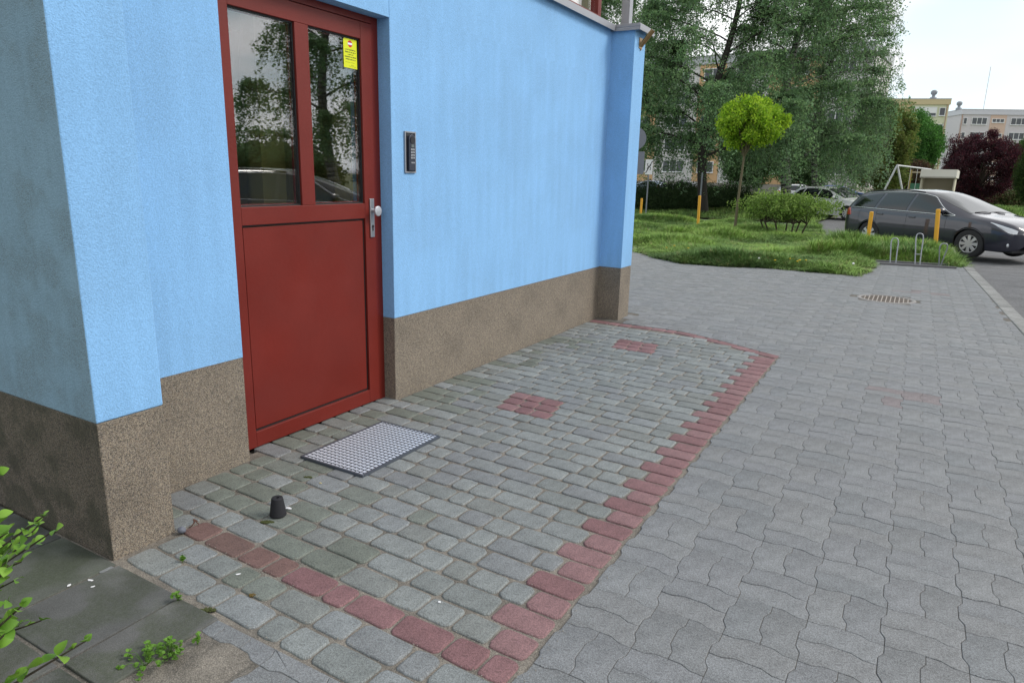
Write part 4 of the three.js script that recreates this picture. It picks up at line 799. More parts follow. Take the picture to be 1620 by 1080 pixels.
const paint = (r, g, b, m = 0.35) => phy({ color: lin(r, g, b), metalness: m, roughness: 0.38, clearcoat: 1, clearcoatRoughness: 0.04 });
const setCar = (c, x, z, heading, y = -0.265) => { c.position.set(x, y, z); c.rotation.y = heading; };
const dark = makeCar('estate_car', 'dark grey estate car parked behind the yellow posts', { paint: paint(0.014, 0.015, 0.030, 0.15), steer: 0.12 });
setCar(dark, -0.466, -21.144, -0.664, -0.20);
const like = (c, label, paintMat, x, z, heading, name, group) => { const o = c.clone(); o.name = numbered(name || 'parked_car'); scene.add(o); o.userData = { label, category: 'car' }; if (group) o.userData.group = group; o.children.forEach((k) => { if (k.name === 'body' || k.name === 'mirror' || k.name === 'door_handle') k.material = paintMat; }); setCar(o, x, z, heading); return o; };
const hatch = makeCar('hatchback_car', 'white hatchback parked under the drooping birch branches', { paint: paint(0.72, 0.73, 0.75, 0), top: hatchTop, plain: true, ws0: 1.42, ws1: 2.46 });
setCar(hatch, -4.6, -37.6, -0.55);
const silver = paint(0.42, 0.50, 0.62, 0.5);
like(hatch, 'pale blue car half hidden behind the bonnet of the dark estate', paint(0.30, 0.36, 0.46, 0.4), -0.45, -31.0, -0.12, 'parked_car');
like(hatch, 'silver blue car seen under the birch left of its trunk', silver, -24.6, -74, 2.9, 'parked_car', 'cars parked before the orange block');
like(hatch, 'white car with red lights behind the silver blue car', paint(0.7, 0.7, 0.72, 0), -21.4, -76.5, 2.9, 'parked_car', 'cars parked before the orange block');
like(hatch, 'white car seen through the leaves right of globe tree', paint(0.7, 0.7, 0.72, 0), -9.5, -62, 0.1, 'parked_car');
like(hatch, 'dark blue car behind the clipped shrub, deep in shade', paint(0.04, 0.08, 0.22, 0.3), -7.0, -66, 0.2, 'parked_car');
// across the road, seen in the door glass only
like(dark, 'black estate car across the road, mirrored in the door glass', paint(0.012, 0.013, 0.018, 0.2), 5.2, -8.2, 2.32, 'estate_car').position.y = -0.07;
like(hatch, 'white car across the road, mirrored low in the left pane', paint(0.72, 0.73, 0.76, 0), 5.9, -5.0, 2.5, 'parked_car').position.y = -0.07;

// ---------- vegetation ----------
function leafClump(size, n, seed, narrow = 0.62, spread = 1) {
  const r = rng(seed), pos = [], idx = [], nor = [], q = new THREE.Quaternion(), e = new THREE.Euler(), v = new THREE.Vector3();
  for (let i = 0; i < n; i++) {
    q.setFromEuler(e.set((r() - 0.5) * 2.6, r() * 6.283, (r() - 0.5) * 2.6)); const s = size * (0.75 + 0.5 * r()), o = [(r() - 0.5) * size * 2.2 * spread, (r() - 0.5) * size * 2.2 * spread, (r() - 0.5) * size * 2.2 * spread], b = pos.length / 3;
    for (const p of [[0, 0, 0], [s * 0.45, s * 0.06, s * narrow / 2], [s, -s * 0.08, 0], [s * 0.45, s * 0.06, -s * narrow / 2]]) { v.set(...p).applyQuaternion(q); pos.push(v.x + o[0], v.y + o[1], v.z + o[2]); }
    v.set(0, 1, 0).applyQuaternion(q); for (let k = 0; k < 4; k++) nor.push(v.x, v.y, v.z); idx.push(b, b + 1, b + 2, b, b + 2, b + 3);
  }
  const g = new THREE.BufferGeometry(); g.setAttribute('position', new THREE.Float32BufferAttribute(pos, 3)); g.setAttribute('normal', new THREE.Float32BufferAttribute(nor, 3)); g.setIndex(idx); return g;
}
const leafMat = (t = 0.35) => phy({ color: 0xffffff, roughness: 0.95, transmission: t, thickness: 0, specularIntensity: 0.25 });
M.leaf = leafMat(0.45); M.leafDense = leafMat(0.18);
function limb(pts, r0, r1, sides = 6) {
  const pos = [], uv = [], idx = [], n = pts.length, V = pts.map((p) => p.isVector3 ? p : new THREE.Vector3(...p)), up = new THREE.Vector3(0.31, 0.2, 0.93); let len = 0;
  for (let i = 0; i < n; i++) {
    const t = V[Math.min(n - 1, i + 1)].clone().sub(V[Math.max(0, i - 1)]).normalize(), a = t.clone().cross(up).normalize(), b = t.clone().cross(a), r = lerp(r0, r1, i / (n - 1)); if (i) len += V[i].distanceTo(V[i - 1]);
    for (let k = 0; k <= sides; k++) { const w = k / sides * 6.28318, p = V[i].clone().addScaledVector(a, Math.cos(w) * r).addScaledVector(b, Math.sin(w) * r); pos.push(p.x, p.y, p.z); uv.push(k / sides * 0.6, len); }
  }
  for (let i = 0; i + 1 < n; i++) for (let k = 0; k < sides; k++) { const a = i * (sides + 1) + k, b = a + sides + 1; idx.push(a, b, a + 1, a + 1, b, b + 1); }
  const g = new THREE.BufferGeometry(); g.setAttribute('position', new THREE.Float32BufferAttribute(pos, 3)); g.setAttribute('uv', new THREE.Float32BufferAttribute(uv, 2)); g.setIndex(idx); g.computeVertexNormals(); return g;
}
function leaves(parent, name, geo, mat, pts, R, colors, s0 = 0.8, s1 = 1.25) {
  const L = new THREE.InstancedMesh(geo, mat, pts.length), m4 = new THREE.Matrix4(), q = new THREE.Quaternion(), e = new THREE.Euler(), c = new THREE.Color(), P = new THREE.Vector3(), S = new THREE.Vector3();
  pts.forEach((p, i) => { const s = lerp(s0, s1, R()); m4.compose(P.set(p[0], p[1], p[2]), q.setFromEuler(e.set(R() * 6.28, R() * 6.28, R() * 6.28)), S.set(s, s, s)); L.setMatrixAt(i, m4); const k = colors[Math.floor(R() * colors.length)], f = 0.75 + 0.5 * R(); L.setColorAt(i, c.setRGB(k[0] * f, k[1] * f, k[2] * f)); });
  L.name = name; L.castShadow = L.receiveShadow = true; L.userData.kind = 'stuff'; parent.add(L); return L;
}
M.birchBark = std({ roughness: 0.9, map: tex(256, 512, 1, (u, v, o) => { const n = fbm(u * 0.5, v * 3, 12, 4), m = vn(u * 6, v * 60, 60); const k = n > 0.56 || m > 0.86 ? 0.16 : 0.52 + 0.25 * (n - 0.5); o[0] = k; o[1] = k * 0.99; o[2] = k * 0.95; }) });
M.bark = std({ color: lin(0.07, 0.055, 0.04), roughness: 0.95 }); M.barkDark = std({ color: lin(0.03, 0.027, 0.022), roughness: 0.95 }); M.barkThin = std({ color: lin(0.13, 0.11, 0.065), roughness: 0.9 });
function birch(label, [x, z], o) {
  const R = rng(o.seed), t = thing('birch_tree', label, 'tree', [x, GY(z) - 0.05, z]), wood = [], twigs = [], P = [];
  const H = o.height, axis = (h) => new THREE.Vector3(o.lean[0] * h + 0.35 * Math.sin(h * 0.5 + o.seed), h, o.lean[1] * h + 0.3 * Math.sin(h * 0.37));
  const tr = []; for (let i = 0; i <= 18; i++) tr.push(axis(H * i / 18)); wood.push(limb(tr, o.r, 0.03, 9));
  if (o.fork) { const f = []; for (let i = 0; i <= 8; i++) { const b = axis(o.fork); f.push([b.x + 0.16 * i + 0.02 * i * i, b.y + i * 0.9, b.z + 0.1 * i]); } wood.push(limb(f, o.r * 0.6, 0.03, 7)); }
  for (let i = 0; i < o.limbs; i++) {
    const h = lerp(o.low, H * 0.97, (i + 0.3 * R()) / o.limbs), a = i * 2.399 + R() * 0.5, L = o.reach * (0.55 + 0.55 * R()) * Math.pow(clamp(1.12 - h / H), 0.45), rise = lerp(0.55, 0.9, R());
    const p0 = axis(h), pts = []; for (let k = 0; k <= 7; k++) { const s = k / 7; pts.push(new THREE.Vector3(p0.x + Math.cos(a) * L * s + 0.15 * Math.sin(k + i), p0.y + rise * L * (s - 0.62 * s * s) * 0.9, p0.z + Math.sin(a) * L * s)); }
    wood.push(limb(pts, Math.max(0.03, o.r * 0.32 * (1 - h / H)), 0.012, 5));
    const nS = o.strands;
    for (let j = 0; j < nS; j++) {
      const s = lerp(0.22, 1, Math.sqrt(R())), k = Math.min(6, Math.floor(s * 7)), b = pts[k].clone().lerp(pts[k + 1], s * 7 - k), b0 = b.clone(), da = a + (R() - 0.5) * 2.6, out = 0.3 + R() * 0.9; let len = lerp(0.7, o.hang, R() * R());
      if (b.y - len < o.floor) len = Math.max(0.4, b.y - o.floor); if (b.y < o.floor + 0.3) continue;
      const dens = 0.042, q = []; const n = Math.ceil((len + out) / dens);
      for (let w = 0; w <= n; w++) { const u = w / n, px = b0.x + Math.cos(da) * out * Math.sqrt(u) + 0.07 * Math.sin(w * 0.5 + j), pz = b0.z + Math.sin(da) * out * Math.sqrt(u), py = b0.y + 0.2 * Math.sin(Math.min(1, u * 2) * 3.14) - len * u * u; if (w % 8 === 0) q.push([px, py, pz]); if (R() < (py > 6 ? 0.46 : 0.8) * (o.fill || 0.42)) P.push([px + (R() - 0.5) * 0.16, py + (R() - 0.5) * 0.12, pz + (R() - 0.5) * 0.16]); }
      if (q.length > 1) twigs.push(limb(q, 0.008, 0.003, 3));
    }
  }
  const tk = mesh('trunk', merge(wood), o.bark || M.birchBark, t); mesh('twigs', merge(twigs), M.barkDark, tk);
  leaves(t, 'crown', leafClump(0.098, 4, 17, 0.66, 1.2), M.leaf, P, R, o.colors || [[0.16, 0.285, 0.115], [0.12, 0.23, 0.095], [0.22, 0.35, 0.15], [0.18, 0.30, 0.16]]);
  (o.mistletoe || []).forEach(([mx, my, mz, r]) => { const Q = []; for (let i = 0; i < 700; i++) { const u = R() * 6.283, w = R() * 2 - 1, k = r * Math.cbrt(R()), c = Math.sqrt(1 - w * w); Q.push([mx + k * c * Math.cos(u), my + k * w, mz + k * c * Math.sin(u)]); } leaves(t, 'mistletoe', leafClump(0.06, 6, 29, 0.4), M.leafDense, Q, R, [[0.03, 0.055, 0.015]]); });
  return P.length;
}
const counts = [];
counts.push(birch('tall weeping birch with dark leaning trunk left of the globe tree', [-8.75, -33.3], { seed: 3, height: 15, r: 0.24, lean: [0.045, -0.01], low: 2.6, limbs: 34, reach: 5.2, strands: 50, hang: 3.8, floor: 1.5, bark: M.barkDark, mistletoe: [[-1.6, 7.4, 0.6, 0.4], [1.9, 8.6, 0.5, 0.5], [-3.4, 5.4, 0.4, 0.45]] }));
counts.push(birch('tall weeping birch with forked pale trunk behind the clipped shrub', [-5.9, -36.5], { seed: 8, height: 16, r: 0.26, lean: [0.02, 0.0], low: 2.4, limbs: 38, reach: 5.4, strands: 50, hang: 4.4, floor: 1.0, fork: 7.2, mistletoe: [[-1.2, 9.2, 1.2, 0.55], [2.3, 10.6, 0.8, 0.5]] }));
counts.push(birch('grey green weeping birch drooping down behind the dark car', [-4.9, -41.5], { seed: 15, height: 12.5, r: 0.18, lean: [0.0, 0.0], low: 2.2, limbs: 26, reach: 3.6, strands: 40, hang: 4.4, floor: 0.9, colors: [[0.17, 0.26, 0.135], [0.145, 0.23, 0.115], [0.20, 0.29, 0.16]] }));
counts.push(birch('weeping birch at the left, half hidden by the blue building', [-14.5, -36], { seed: 23, height: 15, r: 0.22, lean: [0.02, 0.0], low: 2.6, fill: 0.6, limbs: 32, reach: 5.2, strands: 54, hang: 3.8, floor: 1.6 }));
// rounded crowns of many leaf clumps
function tree(name, label, [x, z], o, group) {
  const R = rng(o.seed), t = thing(name, label, o.cat || 'tree', [x, GY(z) - 0.05, z], 0, group), wood = [], P = [];
  const [cx, cy, cz] = o.center, [rx, ry, rz] = o.radius, tips = [];
  const y0 = o.fork ?? cy - ry * 0.7;
  for (let s = 0; s < (o.stems || 1); s++) { const a = s * 2.4, d = o.stems ? o.stemSpread * (0.4 + 0.6 * R()) : 0; wood.push(limb([[d * Math.cos(a), 0, d * Math.sin(a) * 0.6], [d * Math.cos(a) * 1.1 + 0.02, y0 * 0.5, d * Math.sin(a) * 0.7 + 0.02], [cx * 0.7 + d * Math.cos(a) * 1.3, y0, cz * 0.7 + d * Math.sin(a)]], o.r, o.r * 0.7, 7));
    for (let b = 0; b < (o.branches || 9); b++) { const u = b * 2.399 + s, w = lerp(-0.25, 0.95, R()), c = Math.sqrt(Math.max(0, 1 - w * w)), k = 0.55 + 0.4 * R(), bx0 = cx * 0.7 + d * Math.cos(a) * 1.3, bz0 = cz * 0.7 + d * Math.sin(a); const tip = [cx + rx * k * c * Math.cos(u), cy + ry * k * w, cz + rz * k * c * Math.sin(u)]; tips.push(tip); wood.push(limb([[bx0, y0 - 0.02, bz0], [lerp(bx0, tip[0], 0.4), lerp(y0, tip[1], 0.5), lerp(bz0, tip[2], 0.4)], tip], o.r * 0.45, o.r * 0.12, 5)); } }
  const lob = []; for (let i = 0; i < o.lobes; i++) { const u = i * 2.399 + R(), w = 1 - 2 * (i + 0.5) / o.lobes, c = Math.sqrt(1 - w * w), k = o.wild ? (i < 14 ? 0.35 + 0.3 * R() : 0.62 + 0.55 * R() * R()) : o.lobeAt * (0.8 + 0.4 * R()); lob.push([cx + rx * k * c * Math.cos(u), cy + ry * k * w, cz + rz * k * c * Math.sin(u), o.lobeR * (0.65 + 0.7 * R())]); }
  for (let i = 0; i < o.n; i++) { const l = lob[Math.floor(R() * lob.length)], u = R() * 6.283, w = R() * 2 - 1, c = Math.sqrt(1 - w * w), k = l[3] * Math.pow(R(), 0.45); const p = [l[0] + k * c * Math.cos(u) * rx / ry, l[1] + k * w, l[2] + k * c * Math.sin(u) * rx / ry]; if (p[1] > 0.05) P.push(p); }
  mesh(o.stems ? 'stems' : 'trunk', merge(wood), o.bark || M.bark, t);
  leaves(t, 'crown', leafClump(o.leaf, o.per || 5, o.seed + 1, o.narrow || 0.62), o.mat || M.leaf, P, R, o.colors);
}
tree('globe_tree', 'young lime green globe tree with thin straight trunk on the lawn', [-4.74, -21.9], { seed: 41, center: [0.09, 3.42, 0], radius: [0.98, 0.84, 0.95], fork: 2.35, r: 0.045, branches: 30, wild: 1, lobes: 46, lobeAt: 0.74, lobeR: 0.2, n: 4300, leaf: 0.085, narrow: 0.5, per: 5, bark: M.barkThin, colors: [[0.32, 0.50, 0.03], [0.24, 0.42, 0.025], [0.40, 0.56, 0.045], [0.20, 0.36, 0.025]] });
tree('clipped_shrub', 'flat topped clipped shrub with bare twisting stems on the lawn', [-3.45, -22.4], { cat: 'shrub', seed: 42, center: [0, 0.92, 0], radius: [1.15, 0.34, 0.55], fork: 0.45, stems: 7, stemSpread: 0.7, r: 0.03, branches: 9, lobes: 44, lobeAt: 0.82, lobeR: 0.19, n: 3300, leaf: 0.065, per: 4, bark: M.bark, colors: [[0.20, 0.33, 0.06], [0.15, 0.25, 0.05], [0.28, 0.40, 0.10], [0.12, 0.2, 0.04]] });
tree('juniper_bush', 'dark spreading juniper behind the thin grey posts', [-11.2, -36.4], { cat: 'shrub', seed: 43, center: [0, 0.7, 0], radius: [2.3, 0.65, 1.4], fork: 0.2, r: 0.06, branches: 12, lobes: 46, lobeAt: 0.75, lobeR: 0.45, n: 9000, leaf: 0.10, per: 6, narrow: 0.25, mat: M.leafDense, colors: [[0.035, 0.07, 0.025], [0.05, 0.085, 0.03], [0.03, 0.055, 0.02]] });
tree('juniper_bush', 'dark juniper right of the leaning birch trunk', [-9.2, -38.6], { cat: 'shrub', seed: 44, center: [0, 0.6, 0], radius: [1.6, 0.6, 1.2], fork: 0.2, r: 0.06, branches: 10, lobes: 36, lobeAt: 0.75, lobeR: 0.42, n: 6500, leaf: 0.10, per: 6, narrow: 0.25, mat: M.leafDense, colors: [[0.035, 0.07, 0.025], [0.05, 0.085, 0.03], [0.03, 0.055, 0.02]] });
tree('plum_tree', 'purple leaved plum tree behind the bonnet of the dark car', [3.25, -55], { seed: 45, center: [0, 2.9, 0], radius: [2.35, 2.1, 2.0], r: 0.12, branches: 26, lobes: 70, lobeAt: 0.82, lobeR: 0.5, n: 12000, leaf: 0.10, colors: [[0.055, 0.014, 0.025], [0.08, 0.018, 0.03], [0.035, 0.012, 0.02], [0.10, 0.025, 0.032]] });
tree('maple_tree', 'fresh green maple before the yellow apartment block', [-1.3, -83], { seed: 46, center: [0, 5.2, 0], radius: [3.1, 3.7, 2.6], r: 0.2, branches: 22, lobes: 64, lobeAt: 0.74, lobeR: 1.05, n: 15000, leaf: 0.17, colors: [[0.07, 0.20, 0.035], [0.055, 0.16, 0.03], [0.09, 0.24, 0.045]] });
tree('yellow_green_tree', 'yellowish green tree between drooping birch and maple', [-3.0, -62], { seed: 47, center: [0, 4.3, 0], radius: [2.5, 3.5, 2.2], r: 0.15, branches: 20, lobes: 56, lobeAt: 0.74, lobeR: 0.85, n: 12000, leaf: 0.13, colors: [[0.16, 0.22, 0.05], [0.12, 0.18, 0.04], [0.20, 0.22, 0.06]] });
tree('brown_leaved_shrub', 'reddish brown shrub below the maple', [-0.9, -70.5], { cat: 'shrub', seed: 48, center: [0, 2.0, 0], radius: [2.3, 1.8, 1.6], r: 0.08, branches: 14, lobes: 40, lobeAt: 0.72, lobeR: 0.65, n: 7000, leaf: 0.13, colors: [[0.10, 0.055, 0.03], [0.08, 0.065, 0.03], [0.06, 0.035, 0.025]] });
tree('conifer_tree', 'dark green conifer cut off by the right picture edge', [5.9, -48.5], { seed: 49, center: [0.2, 2.6, 0], radius: [1.7, 3.0, 1.5], r: 0.14, branches: 16, lobes: 60, lobeAt: 0.72, lobeR: 0.62, n: 14000, leaf: 0.11, per: 6, narrow: 0.3, mat: M.leafDense, colors: [[0.03, 0.06, 0.018], [0.045, 0.085, 0.022], [0.08, 0.13, 0.03]] });
tree('round_bush', 'low bright green bush in the playground', [0.2, -52.5], { cat: 'shrub', seed: 50, center: [0, 0.7, 0], radius: [0.9, 0.6, 0.8], r: 0.04, branches: 8, lobes: 24, lobeAt: 0.7, lobeR: 0.3, n: 2500, leaf: 0.08, colors: [[0.13, 0.26, 0.03], [0.10, 0.2, 0.03]] });
const row = [[-30, -70, 61], [-16, -78, 62], [-10, -74, 63], [10, -88, 64], [17, -80, 65]];
row.forEach(([x, z, s], i) => tree('background_tree', ['green tree behind the parked cars at far left', 'green tree between the orange block and the birches', 'green tree right of the orange block behind birch leaves', 'green tree before the pink and white block', 'far green tree beyond the right picture edge'][i], [x, z], { seed: s, center: [0, 4.0, 0], radius: [3.2, 3.2, 2.8], r: 0.18, branches: 18, lobes: 46, lobeAt: 0.74, lobeR: 0.95, n: 8000, leaf: 0.17, colors: [[0.06, 0.13, 0.035], [0.05, 0.11, 0.03], [0.08, 0.15, 0.04]] }));
// off to the right, mirrored in the door glass
counts.push(birch('weeping birch across the road, mirrored in the door glass', [12.6, -18.9], { seed: 31, height: 13, r: 0.22, lean: [0, 0], low: 2.2, limbs: 22, reach: 2.7, strands: 34, hang: 3.2, floor: 2.0 }));
[[18.5, -17.5, 71], [17.2, -20.5, 72], [15, -26, 73]].forEach(([x, z, s], i) => tree('roadside_tree', ['low dark tree across the road, first from the camera', 'low dark tree across the road behind the black car', 'low dark tree across the road beside its birch'][i], [x, z], { seed: s, center: [0, 1.4, 0], radius: [2.2, 1.1, 1.8], r: 0.12, branches: 14, lobes: 40, lobeAt: 0.72, lobeR: 0.55, n: 6000, leaf: 0.16, colors: [[0.04, 0.08, 0.025], [0.05, 0.10, 0.03]] }));
// unseen trees, added behind the camera to darken the building's end wall
[[-6.5, 5.6, 81], [-10.5, 4.2, 82]].forEach(([x, z, s], i) => tree('added_shade_tree', ['unseen tree added behind the camera to darken the end wall', 'second unseen tree added to darken the end wall, further left'][i], [x, z], { seed: s, center: [0, 3.0, 0], radius: [2.2, 2.4, 1.7], r: 0.12, branches: 14, lobes: 40, lobeAt: 0.72, lobeR: 0.8, n: 7000, leaf: 0.13, colors: [[0.05, 0.10, 0.03], [0.06, 0.12, 0.03]] }));

// the hedge that reaches into the picture at lower left: single leaves along arching twigs
{
  const R = rng(90), t = thing('privet_bush', 'bright green leafy bush at the lower left picture edge', 'shrub', [-1.545, 0, -0.38]);
  const lg = (() => { const pos = [], idx = [], n = 7; for (let i = 0; i <= n; i++) { const u = i / n, w = 0.40 * Math.pow(Math.sin(Math.PI * Math.pow(u, 0.85)), 0.8), y = 0.10 * Math.sin(u * 3.1) - 0.12 * u * u; for (const s of [-1, 0, 1]) pos.push(u, y + Math.abs(s) * 0.07 * Math.sin(3.14 * u), s * w); } for (let i = 0; i < n; i++) for (let k = 0; k < 2; k++) { const a = i * 3 + k; idx.push(a, a + 1, a + 3, a + 1, a + 4, a + 3); } const g = new THREE.BufferGeometry(); g.setAttribute('position', new THREE.Float32BufferAttribute(pos, 3)); g.setIndex(idx); g.computeVertexNormals(); return g; })();
  const mats = [[0.17, 0.34, 0.035], [0.13, 0.28, 0.03], [0.22, 0.40, 0.05]].map((c) => phy({ color: lin(...c), roughness: 0.55, transmission: 0.3, thickness: 0, specularIntensity: 0.5 }));
  const all = [], stems = [];
  const q = new THREE.Quaternion(), e = new THREE.Euler();
  const shoot = (a, b, c) => {
    stems.push(limb([a, [(a[0] + b[0]) / 2 + (R() - 0.5) * 0.05, (a[1] + b[1]) / 2 + 0.05, (a[2] + b[2]) / 2], b, c], 0.006, 0.0016, 6));
    const C = new THREE.CatmullRomCurve3([a, [(a[0] + b[0]) / 2, (a[1] + b[1]) / 2 + 0.05, (a[2] + b[2]) / 2], b, c].map((p) => new THREE.Vector3(...p)));
    const n = Math.ceil(C.getLength() / 0.026);
    for (let i = Math.floor(n * 0.3); i <= n; i++) { const p = C.getPoint(i / n), tan = C.getTangent(i / n), az = Math.atan2(-tan.z, tan.x); for (const s of [-1, 1]) { if (R() < 0.12) continue; const sz = (0.018 + R() * 0.020) * (i > n - 2 ? 0.7 : 1); e.set((R() - 0.5) * 1.9, az + s * (0.35 + R() * 1.1), -0.2 + R() * 1.3, 'YXZ'); all.push([p.x, p.y, p.z, q.setFromEuler(e).clone(), sz]); } }
  };
  const T = (x, y, z) => [x + 1.45, y, z + 0.36];
  for (let i = 0; i < 90; i++) { const x = -1.6 - R() * 0.5 + (i < 16 ? 0.2 : 0), z = -0.36 + (R() - 0.5) * 0.4, h = 0.35 + R() * 0.42, ex = x + 0.12 + R() * 0.18; shoot(T(x - 0.05, 0.0, z), T(x, h * 0.7, z - 0.02), T(Math.min(ex, -1.20), h, z - 0.08 - R() * 0.06)); }
  // the twigs that stand against the slabs
  shoot(T(-1.42, 0.3, -0.30), T(-1.22, 0.70, -0.42), T(-1.135, 0.745, -0.472)); shoot(T(-1.42, 0.25, -0.30), T(-1.22, 0.58, -0.42), T(-1.135, 0.665, -0.462)); shoot(T(-1.46, 0.3, -0.33), T(-1.27, 0.66, -0.45), T(-1.195, 0.81, -0.472)); shoot(T(-1.46, 0.3, -0.33), T(-1.30, 0.7, -0.44), T(-1.235, 0.885, -0.465)); shoot(T(-1.42, 0.22, -0.3), T(-1.25, 0.52, -0.4), T(-1.17, 0.61, -0.45)); shoot(T(-1.45, 0.3, -0.3), T(-1.27, 0.62, -0.42), T(-1.19, 0.71, -0.468));
  mesh('stems', merge(stems), M.bark, t);
  const m4 = new THREE.Matrix4(), rank = all.map((l) => { const [px, py, d] = look(l[0] - 1.545, l[1], l[2] - 0.38); return d > 0.1 && px > -40 && px < 1700 && py < 1120 ? 10 - d : -d; }), ord = all.map((_, i) => i).sort((a, b) => rank[b] - rank[a]), rest = [];
  ord.forEach((i, k) => { const l = all[i]; if (k < 300 && rank[i] > 0) { const o = mesh('leaf', lg, mats[i % 3], t); o.position.set(l[0], l[1], l[2]); o.quaternion.copy(l[3]); o.scale.setScalar(l[4]); } else rest.push(l); });
  const L = new THREE.InstancedMesh(lg, mats[0], rest.length); rest.forEach((l, i) => L.setMatrixAt(i, m4.compose(new THREE.Vector3(l[0], l[1], l[2]), l[3], new THREE.Vector3(l[4], l[4], l[4])))); L.name = 'leaf_mass'; L.userData.kind = 'stuff'; t.add(L);
  // low weeds at the slab's edge
  const weed = (label, x, z, n, spread, seed) => {
    const r = rng(seed), w = thing('weed_plant', label, 'weed', [x, -0.006, z]), W = [], st = [];
    for (let i = 0; i < n; i++) { const a = r() * 6.283, k = spread * (0.3 + 0.7 * r()), h = 0.008 + r() * 0.03, tip = [k * Math.cos(a), h, k * Math.sin(a)]; st.push(limb([[0, 0, 0], [tip[0] * 0.5, h + 0.008, tip[2] * 0.5], tip], 0.0009, 0.0006, 4)); for (let b = 0; b < 5; b++) { const g = lg.clone().scale(0.011, 0.011, 0.016); g.applyQuaternion(q.setFromEuler(e.set((r() - 0.5), a + (b - 2) * 0.9, 0.3 + 0.5 * r(), 'YXZ'))); g.translate(...tip.map((v, c) => v * (b < 3 ? 1 : 0.75) + (r() - 0.5) * 0.005)); W.push(g); } }
    mesh('stems', merge(st), mats[1], w); mesh('leaves', merge(W), mats[1], w);
  };
  weed('small clover like weed at the sandy edge of the slab', -1.735, -1.03, 22, 0.055, 201); weed('trailing weed creeping over the slab edge', -1.75, -0.965, 20, 0.075, 202); weed('tiny weed in the slab joint', -1.94, -1.20, 5, 0.016, 203); weed('tiny green sprout between the two pale pavers', -2.145, -1.36, 5, 0.013, 204); weed('single sprout in the open sand', -1.70, -1.10, 4, 0.012, 205);
}
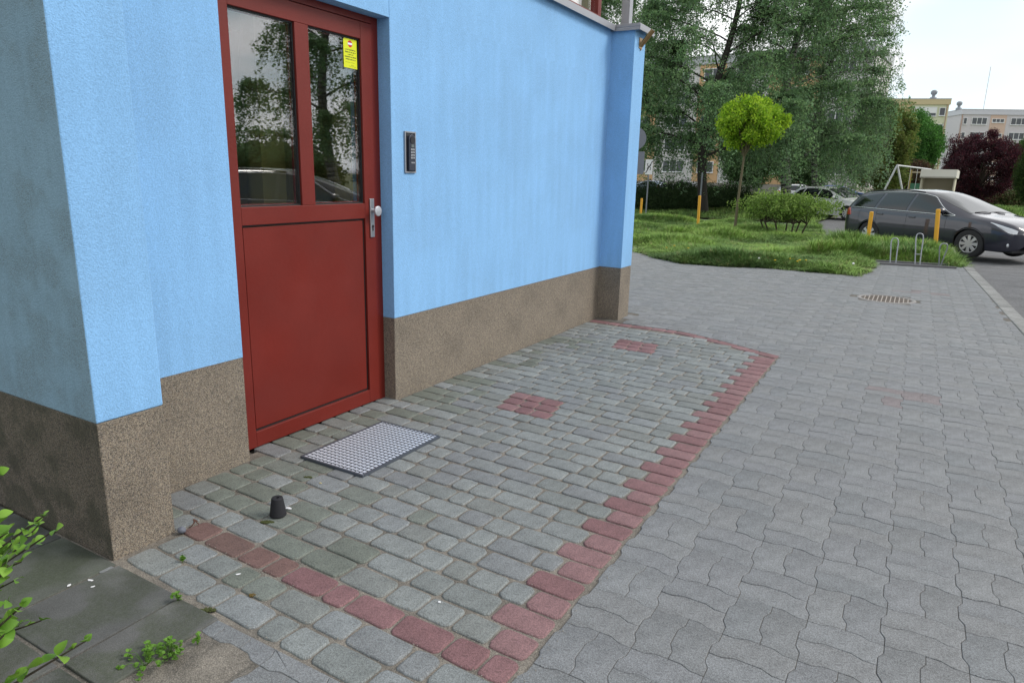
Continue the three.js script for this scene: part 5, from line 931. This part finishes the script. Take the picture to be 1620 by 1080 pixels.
// grass
{
  const R = rng(95);
  const tuft = (h, n, seed, w) => { const r = rng(seed), pos = [], idx = [], nor = []; for (let i = 0; i < n; i++) { const a = r() * 6.283, l = h * (0.5 + 0.6 * r()), bend = l * (0.2 + 0.7 * r()), ox = (r() - 0.5) * 0.09, oz = (r() - 0.5) * 0.09, dx = Math.cos(a), dz = Math.sin(a), b = pos.length / 3; for (const [t, k] of [[0, 1], [0.55, 0.85], [1, 0]]) for (const s of k ? [-1, 1] : [0]) { pos.push(ox + dx * bend * t * t - dz * s * w * k, l * t * (1 - 0.25 * t), oz + dz * bend * t * t + dx * s * w * k); nor.push(dx * -0.4 * t, 0.9, dz * -0.4 * t); } idx.push(b, b + 1, b + 2, b + 1, b + 3, b + 2, b + 2, b + 3, b + 4); } const g = new THREE.BufferGeometry(); g.setAttribute('position', new THREE.Float32BufferAttribute(pos, 3)); g.setAttribute('normal', new THREE.Float32BufferAttribute(nor, 3)); g.setIndex(idx); return g; };
  const gm = phy({ color: 0xffffff, roughness: 0.8, transmission: 0.25, thickness: 0, specularIntensity: 0.3 });
  const edgeDist = (x, z) => { let d = 9; for (let i = 0; i < 14; i++) { const [ax, az] = lawnPoly[i], [bx2, bz] = lawnPoly[i + 1], ux = bx2 - ax, uz = bz - az, t = clamp(((x - ax) * ux + (z - az) * uz) / (ux * ux + uz * uz)); d = Math.min(d, Math.hypot(x - ax - t * ux, z - az - t * uz)); } return d; };
  const sow = (name, label, poly, n, geo, scale, bare) => {
    const xs = poly.map((p) => p[0]), zs = poly.map((p) => p[1]), x0 = Math.min(...xs), x1 = Math.max(...xs), z0 = Math.min(...zs), z1 = Math.max(...zs), L = []; let tries = 0;
    while (L.length < n && tries++ < n * 14) {
      const u = R(), x = lerp(x0, x1, R()), z = lerp(z1, z0, bare ? Math.pow(u, 1.35) : u); if (!inPoly(x + (R() - 0.5) * 0.12, z + (R() - 0.5) * 0.12, poly) || !near(x, z, 200)) continue;
      const hgt = fbm(x * 0.021 + 0.5, z * 0.021 + 0.5, 32, 4), edge = bare ? clamp(edgeDist(x, z) / 0.55) : 1;
      if (bare && edge < 1 && fbm(x * 0.035 + 0.2, z * 0.035, 32, 4) > 0.53 && R() < 0.9 - 0.5 * edge) continue;
      L.push([x, z, (0.12 + 2.1 * hgt * hgt + 0.7 * R() * hgt) * lerp(0.28, 1, edge) * scale * (x > -1.6 && z < -14.2 && z < -19 - x * 1.2 + 3 ? 1.5 : 1)]);
    }
    const I = new THREE.InstancedMesh(geo, gm, L.length), m4 = new THREE.Matrix4(), q = new THREE.Quaternion(), e = new THREE.Euler(), c = new THREE.Color();
    L.forEach(([x, z, s], i) => { m4.compose(new THREE.Vector3(x, GY(z) - 0.005, z), q.setFromEuler(e.set(0, R() * 6.283, 0)), new THREE.Vector3(0.8 + 0.4 * s, s, 0.8 + 0.4 * s)); I.setMatrixAt(i, m4); const t = clamp((fbm(x * 0.04, z * 0.04 + 0.3, 32, 4) - 0.3) / 0.4), f = 0.55 + 0.85 * R(); c.setRGB(lerp(0.12, 0.24, t) * f, lerp(0.22, 0.38, t) * f, lerp(0.06, 0.08, t) * f); if (R() < 0.05) c.setRGB(0.32 * f, 0.29 * f, 0.13 * f); I.setColorAt(i, c); });
    I.name = name; I.userData = { kind: 'stuff', label, category: 'grass' }; I.castShadow = I.receiveShadow = true; scene.add(I);
  };
  sow('lawn_grass', 'long green grass of the lawn beyond the paving', lawnPoly, 52000, tuft(0.25, 9, 5, 0.0052), 1, true);
  sow('back_grass', 'green grass round the birches and junipers', backLawn, 16000, tuft(0.22, 9, 6, 0.008), 1);
  sow('far_grass', 'green grass of the far lawn beyond the cars', farLawn, 26000, tuft(0.26, 9, 7, 0.013), 1);
  // dandelions and daisies
  const yel = std({ color: lin(0.75, 0.50, 0.02), roughness: 0.8 }), wht = std({ color: lin(0.8, 0.8, 0.78), roughness: 0.9 }), stemM = std({ color: lin(0.10, 0.2, 0.04), roughness: 0.8 });
  const head = new THREE.SphereGeometry(0.02, 10, 6).scale(1, 0.45, 1), ball = new THREE.IcosahedronGeometry(0.02, 1);
  const spots = [[-1.75, -12.5, 1], [-1.62, -12.45, 1], [-1.5, -12.62, 1], [-1.55, -12.3, 1], [-1.72, -12.75, 1], [-2.35, -12.3, 1], [-1.95, -12.25, 1], [-4.1, -13.1, 1], [-4.0, -13.3, 1], [-3.6, -12.9, 1], [-5.9, -16.5, 1], [-3.4, -13.6, 0], [-2.2, -12.2, 0], [-6.5, -18, 0], [-5.4, -16.2, 0], [-4.6, -19.5, 0], [-0.75, -12.4, 0], [-6.9, -19, 0]];
  spots.forEach(([x, z, y], i) => { const t = thing(y ? 'dandelion' : 'dandelion_clock', y ? 'yellow dandelion flower in the lawn grass' : 'white dandelion seed head in the lawn grass', 'flower', [x, GY(z), z], i, y ? 'yellow dandelions in the lawn' : 'white dandelion clocks in the lawn'); const h = 0.1 + 0.05 * R(); mesh('stem', rod([0, 0, 0], [0.01, h, 0], 0.003, 0.002, 5), stemM, t); mesh('flower_head', (y ? head : ball).clone().translate(0.01, h, 0), y ? yel : wht, t); });
}
console.log('leaf clumps', counts.join(' '));
renderer.render(scene, camera);
